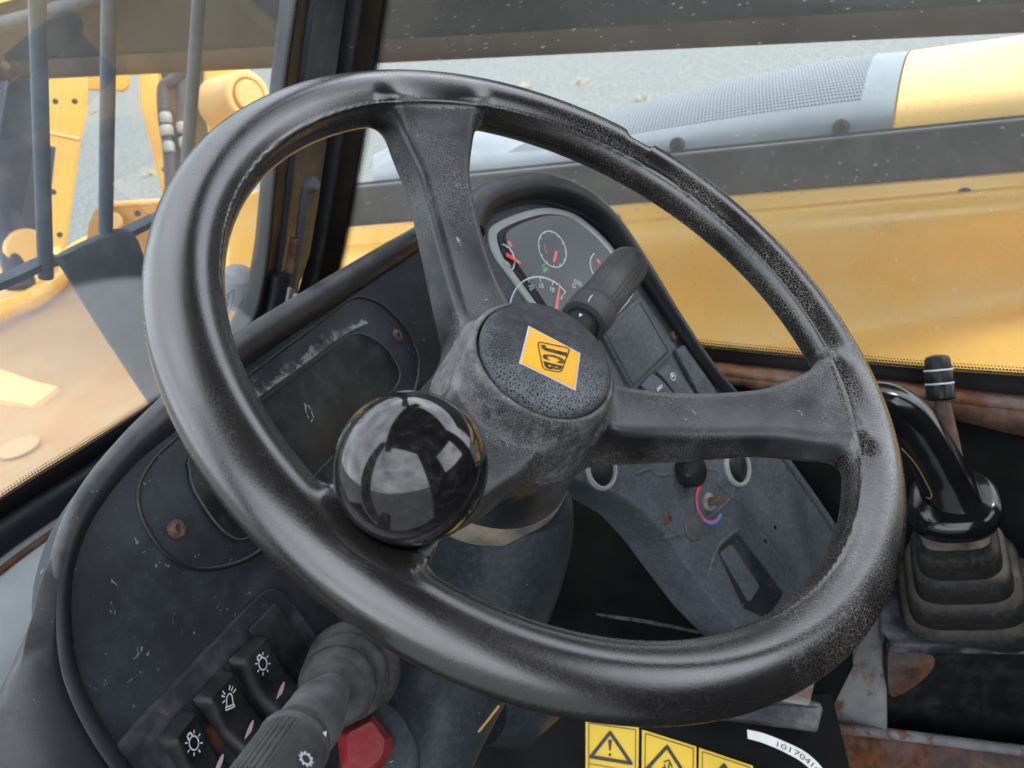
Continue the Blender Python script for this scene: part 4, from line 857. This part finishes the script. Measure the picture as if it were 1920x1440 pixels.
tube('grip', hp, np.interp(np.linspace(0, 5, len(hp)), range(6), [.027, .0225, .0210, .0218, .0215, .018]), M['gloss'], jy, 48, sec=(1, .9, .9))
tube('grip_seam', crv([D(1690, 840, .722), D(1715, 868, .727), D(1735, 902, .734), D(1746, 925, .738), D(1745, 934, .740), D(1736, 933, .738)], 5), .0003, M['gold'], jy, 6)
# park/auxiliary lever: rusty rod with ribbed knob
al = thing('slim_lever', 'thin rusty lever with black ringed knob behind the joystick', 'lever', D(1800, 900, .82))
r0 = D(1800, 905, .80); r1 = D(1764, 742, .80); r2 = D(1757, 672, .80); rx = unit(r2 - r1)
tube('rod', [r0, D(1785, 830, .80), r1], .0068, M['rust'], al, 16)
kl = np.linalg.norm(r2 - r1)
lathe('knob', r1, rx, [(.0110, -.004), (.0125, -.002), (.0125, kl * .30), (.0118, kl * .33), (.0122, kl * .36), (.0120, kl * .66), (.0113, kl * .69), (.0116, kl * .72), (.0112, kl * .95), (.0095, kl * 1.05), (.005, kl * 1.09), (0, kl * 1.1)], M['black'], al, 32)
for t in (.33, .69): tube('knob_ring', [r1 + rx * kl * t + .0121 * (math.cos(a) * unit(np.cross(rx, (1, 0, 0))) + math.sin(a) * np.cross(rx, unit(np.cross(rx, (1, 0, 0))))) for a in np.linspace(0, 2 * math.pi, 25)[:-1]], .0008, M['white'], al, 6, closed=True)
# second gaiter and small objects at the frame edge
g2t = thing('small_gaiter', 'small dusty rubber gaiter behind the joystick collar', 'gaiter', CPt(1895, 1060))
b2 = CPt(1890, 1060); tube('gaiter', [b2 + np.array([.05, 0, 0]) + np.array([0, 0, h]) for h in (0, .02, .022, .045, .047, .075, .08)], [.046, .044, .038, .037, .031, .029, .02], M['rubber'], g2t, 32, sec=(1, .9, .7))
clp = thing('bolt_clip', 'small round bolt head on the console left of the gaiter', 'bolt', D(1708, 1005, .83))
lathe('head', CPt(1704, 1016, CZ + .01), (0, 0, 1), [(.017, -.012), (.017, .004), (.014, .009), (.010, .011), (0, .012)], M['black'], clp, 24)
tbt = slab('paper_scrap', D(1, 1, 1) * 0 + np.array([CPt(1692, 1032, CZ + .003), CPt(1716, 1022, CZ + .003), CPt(1712, 1042, CZ + .003), CPt(1690, 1062, CZ + .003)]), (0, 0, 1), .002, M['ledge'], None, .0004); tag(tbt, 'torn pale scrap lying on the console beside the rubber gaiter', 'scrap')

# warning labels ------------------------------------------------------
def label(name, corners, txt, lab_, kind):
    q = LPn.pts(corners, .0); m_ = MB(); m_.add(*slab_g(q, LPn.n, .0016, .0002)); a, b, c, d = q                    # tl, tr, br, bl
    def B(x, y, h=.0006): return a * (1 - x) * (1 - y) + b * x * (1 - y) + c * x * y + d * (1 - x) * y + LPn.n * h
    def ln(x0, y0, x1, y1, w_=.0012): m_.add(*line_g(LPn, B(x0, y0), B(x1, y1), w_, .0), 1)
    for e in ((.06, .03, .94, .03), (.94, .03, .94, .97), (.06, .97, .06, .03)): ln(*e, .0007)
    T = [(.46, .10), (.10, .40), (.86, .40)]
    for i in range(3):
        (x0, y0), (x1, y1) = T[i], T[(i + 1) % 3]; ln(x0, y0, x1, y1, .0030)
        V, F = lathe_g(B(x0, y0, .0003), LPn.n, [(.0015, 0), (.0015, .0004), (0, .0004)], 12); m_.add(V, F, 1)
    ln(.06, .48, .94, .48, .0006)
    if kind == 0:
        m_.add(*line_g(LPn, B(.46, .18), B(.46, .30), .0034, .0, .0014), 1); V, F = lathe_g(B(.46, .345, .0003), LPn.n, [(.0012, 0), (.0012, .0003), (0, .0003)], 12); m_.add(V, F, 1)
        for e in ((.10, .62, .24, .60), (.24, .60, .24, .9), (.24, .56, .45, .62), (.45, .62, .45, .95), (.45, .62, .68, .58), (.68, .58, .68, .95), (.16, .62, .16, .95), (.10, .62, .10, .95)): ln(*e, .0008)
    else:
        for e in ((.40, .28, .50, .24), (.50, .24, .56, .31), (.38, .34, .56, .35), (.42, .30, .42, .35), (.50, .27, .49, .35), (.36, .36, .52, .37)): ln(*e, .0012)
    o = m_.build(name, [M['label'], M['blackink']], None, False); tag(o, lab_, 'label'); return o
label('warning_label', [(1098, 1350), (1198, 1364), (1196, 1540), (1098, 1520)], '', 'yellow warning label with exclamation mark triangle above an open book', 0)
label('warning_label', [(1204, 1368), (1306, 1400), (1304, 1570), (1202, 1545)], '', 'yellow warning label with smudged hand pictogram in its triangle', 1)
label('warning_label', [(1311, 1402), (1412, 1436), (1410, 1600), (1308, 1580)], '', 'yellow warning label nearest the white number tag', 1)
# paper tag curling away from the board
t0 = [(1401, 1368), (1432, 1375), (1470, 1390), (1510, 1410), (1542, 1440), (1560, 1475)]; t1 = [(1402, 1385), (1430, 1393), (1466, 1408), (1502, 1428), (1526, 1452), (1540, 1490)]
cu_ = lambda i, n_: .0226 + .006 * math.sin(i / n_ * 2.4)
A_ = crv([LPn.at(u, v, .03 + .004 * i) for i, (u, v) in enumerate(t0)], 5); B_ = crv([LPn.at(u, v, .03 + .004 * i) for i, (u, v) in enumerate(t1)], 5)
tg = thing('paper_tag', 'curled white paper tag printed with a number beside the warning labels', 'tag', A_[0])
band('strip', A_, B_, LPn.n, .0004, M['paper'], tg)
mbn = MB()
def tagpt(x, y):
    f = x * (len(A_) - 1); i = min(int(f), len(A_) - 2); r = f - i; a = A_[i] * (1 - r) + A_[i + 1] * r; b = B_[i] * (1 - r) + B_[i + 1] * r
    return b * (1 - y) + a * y + LPn.n * .0006
V, F = text_g('10170416', (0, 0, 0), (1, 0, 0), (0, 1, 0), 1); A0_ = np.array(V); lo_, hi_ = A0_.min(0), A0_.max(0)
mbn.add([tagpt(.34 + .46 * (p[0] - lo_[0]) / (hi_[0] - lo_[0]), .22 + .5 * (p[1] - lo_[1]) / (hi_[1] - lo_[1])) for p in A0_], F)
mbn.build('number', M['blackink'], tg, False)

# ================================================================== OUTSIDE, right: boom and engine cover
bm_ = thing('lifting_boom', 'long dark telescopic boom with brown grimy lower edge beyond the glass', 'boom', PX(1200, 100, .9))
bv = lambda u: 125 - .0455 * (u - 720)
b0, b1 = PX(-700, bv(-700), .75), PX(2600, bv(2600), .75); bd = unit(b1 - b0)
def extr(name, prof, m, parent, a=b0, b=b1, k_=12, sharp=40):
    rows = [[a + (b - a) * t + np.array([x, 0, z]) for x, z in prof] for t in np.linspace(0, 1, k_)]
    return grid(name, rows, m, parent, sharp)
extr('box_section', [(.012, .012), (.0, .045), (0, .38), (.02, .40), (.36, .40), (.38, .38), (.38, .03)], M['boom'], bm_)
extr('lower_edge', [(.38, .03), (.36, .0), (.03, 0), (.010, .004), (.0, .016), (-.001, .035)], M['boomrust'], bm_)
tube('service_pipe', crv([D(-300, 95, 1.30), D(-60, 58, 1.28), D(60, 30, 1.27), D(200, -12, 1.26), D(400, -90, 1.25)], 5), .0105, M['guard'], bm_, 16)
slab('yellow_bracket', [D(-200, 60, 1.33), D(60, -10, 1.33), D(60, -80, 1.33), D(-200, -80, 1.33)], -ray(0, 0), .01, M['yellow'], bm_, .001)

ec = thing('engine_cover', 'yellow engine cover with grey perforated grille and dark top ledge', 'engine cover', PX(1500, 760, 1.2))
U_ = list(range(560, 2721, 40))
L1 = lambda u: 624 - .146 * (u - 1599); L2 = lambda u: 527 - .036 * (u - 1530); L3 = lambda u: 356 - .082 * (u - 1500); L4 = lambda u: 265 - .102 * (u - 1500)
def row(f, x, dv=0): return [PX(u, f(u) + dv, x) for u in U_]
def mixr(f, g_, t): return lambda u: f(u) * (1 - t) + g_(u) * t
grid('lower_flange', [row(L1, .55, 500), row(L1, .78, 150), row(L1, .955, 8), row(L1, .968, 1), row(L1, .972, -3)], M['yellow'], ec, 50)
pr_ = [(0.0, .972), (.10, .985), (.32, .990), (.40, .987), (.55, .972), (.68, .958), (.78, .960), (.85, .972), (.88, .985), (.90, .992), (.985, .996), (1.0, 1.003)]
grid('side_panel', [row(mixr(L1, L3, t), x, -3 if t == 0 else 0) for t, x in pr_] + [row(L3, 1.02, 2)], M['yellow'], ec, 45)
grid('top_ledge', [row(L3, 1.03, 30), row(L3, 1.03, -2), row(mixr(L3, L4, .5), 1.036), row(L4, 1.045, 4)], M['strip'], ec, 50)
grid('ledge_edge', [row(L4, 1.043, 5), row(L4, 1.04, 1), row(L4, 1.06, -2)], M['grill'], ec, 20)
grid('ledge_gap', [row(L4, 1.055, 1), row(L4, 1.06, -7)], M['strip'], ec, 20)
crest = lambda u: np.interp(u, [560, 700, 760, 880, 1000, 1100, 1220, 1400, 1560, 1640, 1706, 1920, 2200, 2720], [330, 290, 262, 247, 243, 222, 186, 142, 112, 101, 96, 66, 30, -40])
def cov_row(us, t, off=0.): return [PX(u, L4(u) - 6 + (crest(u) - L4(u) + 6) * math.sin(t * math.pi / 2) ** .9, 1.065 + .42 * t ** 1.3 + off) for u in us]
seam = lambda t: 1672 + 34 * t
us = [700 + (1 - .0) * k_ * 30 for k_ in range(60)]
def cov_rows(ua, ub, n_, tt, off=0.): return [cov_row([ua(t) + (ub(t) - ua(t)) * i / n_ for i in range(n_ + 1)], t, off) for t in tt]
TT = list(np.linspace(0, 1, 12))
perf = dots('perforated_steel', (.17, .20, .235), 96, 22, .36, .36, True)
# frame of the grille: plain margins around the perforated field
mesh_l, mesh_b, mesh_t = (lambda t: 905 + 190 * t), .24, 1.0
mesh_r = lambda t: seam(t) - 68 + 8 * t
grid('grille_margin', cov_rows(lambda t: 700, seam, 36, list(np.linspace(0, .24, 5))), M['grill'], ec, 70)
grid('grille_margin', cov_rows(mesh_r, seam, 4, list(np.linspace(.24, 1, 9))), M['grill'], ec, 70)
grid('grille_margin', cov_rows(lambda t: 700, mesh_l, 10, list(np.linspace(.24, 1, 9))), M['grill'], ec, 70)
gm = grid('perforated_mesh', cov_rows(mesh_l, mesh_r, 30, list(np.linspace(.24, 1, 9))), perf, ec, 70, 0, True)
grid('grille_backing', cov_rows(mesh_l, mesh_r, 12, list(np.linspace(.2, .98, 6)), .03), mat('radiator_grey', (.07, .08, .09), (.10, .11, .11), .8, 10), ec, 70)
grid('hood', cov_rows(lambda t: seam(t) + 4, lambda t: 2720, 20, TT), M['yellow2'], ec, 70)
grid('far_side', [cov_row([700 + 50 * i for i in range(41)], 1.0), [p + np.array([.15, 0, -.9]) for p in cov_row([700 + 50 * i for i in range(41)], 1.0)]], M['yellow'], ec, 70)
for (u, v) in ((1270, 272), (1577, 239), (1108, 298)):
    p = PX(u, v, 1.07); lathe('bolt_head', p, unit(CAM - p + np.array([0, 0, .6])), [(.013, -.004), (.013, .002), (.007, .005), (.006, .011), (0, .012)], M['strip'], ec, 16)
for (u, v) in ((1808, 366), (1152, 412)):
    p = PX(u, v, .99); lathe('panel_bolt', p, unit(CAM - p), [(.011, -.004), (.011, .002), (.006, .004), (0, .005)], M['strip'], ec, 16)

# ================================================================== OUTSIDE, front: guard, deck and carriage
GD = Pl(WS.p - WS.n * .15, WS.n, (1, 0, 0))
gd = thing('windscreen_guard', 'blue grey welded bar guard with bent plate standing before the windscreen', 'guard', GD.at(90, 520))
for pts_ in ([(62, -260), (70, 0), (77, 250), (86, 520)], [(212, -260), (205, 0), (201, 220), (198, 436)], [(402, -260), (373, 0), (352, 290), (336, 520)], [(-78, -260), (-62, 0), (-44, 250), (-24, 560)], [(-222, -260), (-198, 0), (-172, 300), (-145, 640)], [(-370, -260), (-340, 0), (-305, 330), (-270, 720)]):
    tube('bar', GD.pts(pts_), .0064, M['guard'], gd, 16)
RP = Pl(GD.p - GD.n * .004, GD.n, (1, 0, 0))
band('rail', crv(RP.pts([(-140, 568), (0, 522), (80, 486), (110, 480)]), 4), crv(RP.pts([(-140, 584), (0, 537), (80, 500), (112, 494)]), 4), GD.n, .012, M['guard'], gd)
band('rail', RP.pts([(222, 438), (300, 400), (420, 345)]), RP.pts([(222, 450), (300, 412), (420, 357)]), GD.n, .012, M['guard'], gd)
gz = [[(92, 500), (150, 470), (215, 446), (250, 446)], [(97, 488), (150, 459), (212, 434), (243, 434)], [(106, 487), (166, 461), (228, 440), (255, 450)], [(122, 510), (184, 494), (246, 478), (272, 492)], [(150, 560), (204, 552), (260, 545), (288, 552)], [(205, 645), (244, 640), (285, 636), (315, 640)], [(285, 765), (312, 760), (340, 757), (360, 755)]]
gdp = [0, .004, .010, .014, .010, .0, -.015]
grid('bent_plate', [crv([GD.at(u, v, h) for u, v in r_], 4) for r_, h in zip(gz, gdp)], M['guard'], gd, 80, .004)

DZ = 1.16
dk = thing('front_deck', 'dusty yellow front chassis deck seen through the lower windscreen', 'chassis', PZ(150, 700, DZ))
def ZP(L, z=DZ): return [PZ(u, v, z) for u, v in L]
slab('deck_plate', ZP([(-500, 760), (-60, 620), (100, 545), (200, 470), (330, 440), (520, 400), (700, 560), (700, 900), (200, 1200), (-600, 1500)]), (0, 0, 1), .02, M['orange'], dk, .003)
slab('raised_plate', ZP([(-200, 655), (0, 690), (60, 712), (108, 724), (62, 758), (-10, 746), (-200, 760)], DZ + .012), (0, 0, 1), .02, M['yellow2'], dk, .002)
slab('raised_plate', ZP([(108, 760), (250, 700), (330, 680), (520, 560), (560, 640), (300, 800), (60, 900), (-60, 960), (-200, 900), (-40, 770)], DZ + .006), (0, 0, 1), .02, M['orange'], dk, .002)
lathe('hole_cover', PZ(34, 838, DZ + .012), (0, 0, 1), [(.030, -.002), (.030, .001), (.026, .002), (0, .0005)], mat('tan_cover', (.55, .33, .14), (.5, .28, .1), .7, 20), dk, 28)
tube('fender_lip', crv([PZ(-160, 665, DZ + .03), PZ(0, 585, DZ + .03), PZ(60, 560, DZ + .03), PZ(105, 528, DZ + .03), PZ(118, 495, DZ + .03), PZ(160, 462, DZ + .03), PZ(240, 430, DZ + .03)], 5), .022, M['yellow'], dk, 16)
slab('fender_side', [PZ(-200, 640, DZ + .02), PZ(0, 570, DZ + .02), PZ(70, 540, DZ + .02), PZ(112, 500, DZ + .02), PZ(112, 460, DZ + .02), PZ(0, 500, DZ + .02)], (0, 0, 1), .02, M['yellow2'], dk, .002)
# small grey dome lamp at the right of the windscreen
lp_ = thing('work_lamp', 'small grey domed lamp outside beside the windscreen edge', 'lamp', D(445, 545, 1.0))
lathe('dome', D(446, 535, 1.0), (0, -.3, 1), [(.026, -.02), (.026, 0), (.022, .014), (.012, .022), (0, .024)], M['grill'], lp_, 28)

CD = 2.2
fc = thing('front_carriage', 'yellow lifting carriage with dark rams and hoses beyond the guard bars', 'carriage', D(200, 520, CD))
def sl(name, px, d, m, th=.05, tilt=(0, 0)): p = Pl(D(*px[0], d), -ray(250, 300) + MC @ np.array([tilt[0], tilt[1], 0])); return slab(name, p.pts(px), p.n, th, m, fc, .006)
sl('upright', [(60, 60), (166, 60), (163, 200), (150, 270), (118, 500), (40, 520), (64, 300)], CD, M['yellow'])
sl('cross_lip', [(150, 60), (246, 60), (244, 160), (232, 172), (160, 168)], CD + .12, M['yellow'], .03)
sl('link_arm', [(258, 60), (292, 60), (300, 190), (345, 420), (318, 420), (262, 190)], CD - .05, M['yellow'], .03)
sl('link_arm', [(286, 60), (306, 60), (306, 190), (350, 420), (336, 420)], CD - .03, M['cream'], .03)
sl('mount_plate', [(294, 60), (400, 60), (412, 230), (372, 340), (330, 400), (306, 240)], CD + .1, M['boomrust'], .03)
sl('boss_plate', [(384, 60), (466, 60), (472, 190), (440, 300), (400, 300), (384, 190)], CD - .1, M['yellow'], .04)
bx = MC @ unit((.74, .05, -.67)); bp_ = D(436, 190, CD - .12)
lathe('pin_boss', bp_, bx, [(.066, -.05), (.064, .0), (.060, .03), (.060, .07), (.054, .075), (.044, .075), (.042, .068), (.042, .064)], M['cream'], fc, 36)
lathe('pin', bp_, bx, [(.037, .05), (.037, .078), (.034, .081), (0, .081)], M['cream'], fc, 30)
sl('lower_bracket', [(160, 470), (166, 420), (178, 394), (196, 381), (320, 374), (430, 385), (430, 520), (150, 560)], CD - .25, M['orange'], .04)
lathe('bracket_stub', D(212, 415, CD - .32), -ray(212, 415), [(.02, -.03), (.02, .02), (.016, .025), (0, .025)], M['cream'], fc, 20)
sl('guard_plate', [(60, 262), (104, 276), (86, 456), (18, 436)], CD - .2, M['navy'], .01)
sl('dark_backing', [(-200, 60), (66, 60), (66, 440), (-200, 470)], CD + .25, M['navy'], .02)
tube('ram', [D(66, 60, CD - .3), D(50, 160, CD - .3), D(8, 400, CD - .3)], .038, M['navy'], fc, 24)
tube('ram', [D(6, 400, CD - .32), D(22, 450, CD - .32), D(40, 540, CD - .32)], .030, M['navy'], fc, 24)
lathe('ram_eye', D(52, 470, CD - .3), -ray(52, 470), [(.048, -.04), (.048, .03), (.04, .04), (0, .04)], M['cream'], fc, 28)
tube('hose', crv([D(345, 130, CD - .12), D(325, 152, CD - .12), D(308, 162, CD - .12), D(306, 190, CD - .12), D(310, 235, CD - .12), D(318, 290, CD - .12), D(324, 420, CD - .12)], 6), .0155, M['navy'], fc, 14)
tube('hose', crv([D(345, 100, CD - .11), D(340, 160, CD - .11), D(342, 230, CD - .11), D(345, 300, CD - .11), D(344, 420, CD - .11)], 6), .0145, M['navy'], fc, 14)
for (u, v, r) in ((311, 222, .020), (313, 246, .022), (317, 276, .019), (342, 240, .018), (345, 268, .017)):
    p = D(u, v, CD - .125); dn = unit(D(u + 3, v + 20, CD - .125) - p); tube('hose_fitting', [p - dn * .013, p - dn * .008, p + dn * .008, p + dn * .013], [r * .62, r * .75, r * .75, r * .62], M['metalw'], fc, 12)
for (u, v, d_) in ((104, 190, CD), (140, 190, CD), (100, 360, CD), (112, 440, CD), (309, 318, CD - .055), (321, 366, CD - .055), (405, 200, CD - .1), (420, 280, CD - .1), (258, 400, CD - .25), (286, 452, CD - .25)):
    lathe('bolt_head', D(u, v, d_ - .004), -ray(u, v), [(.008, -.01), (.008, .004), (.005, .007), (0, .007)], M["boomrust"], fc, 6)
tube('weld_seam', [D(92, 250, CD - .004), D(150, 262, CD - .004)], .006, M['cream'], fc, 8)
tube('weld_seam', [D(196, 384, CD - .256), D(318, 377, CD - .256)], .007, M['cream'], fc, 8)
sl('yellow_wall', [(425, 380), (560, 330), (560, 640), (425, 560)], CD - .5, M['yellow'], .03)

# straw on the gravel
for n_, (u, v) in enumerate(((985, 160), (1204, 182), (172, 206), (284, 322), (1090, 150))):
    c = PZ(u, v + 6, 0); V = []; F = []
    for i in range(60):
        a = random.uniform(0, 6.28); r = random.uniform(0, .10); b_ = c + np.array([math.cos(a) * r, math.sin(a) * r, 0]); h = random.uniform(.02, .08); q = b_ + np.array([random.uniform(-.08, .08), random.uniform(-.08, .08), h])
        w_ = np.array([math.sin(a), -math.cos(a), 0]) * .006; V += [b_ - w_, b_ + w_, q]; F.append([3 * i, 3 * i + 1, 3 * i + 2])
    lb = ('small tuft of dry straw lying on the gravel', 'straw tufts on the gravel'); o = mesh('straw_tuft', V, F, plain('straw%d' % n_, (.40, .35, .25), .8), None, False); tag(o, 'small tuft of dry straw lying on the gravel', 'straw', 'straw tufts on the gravel')
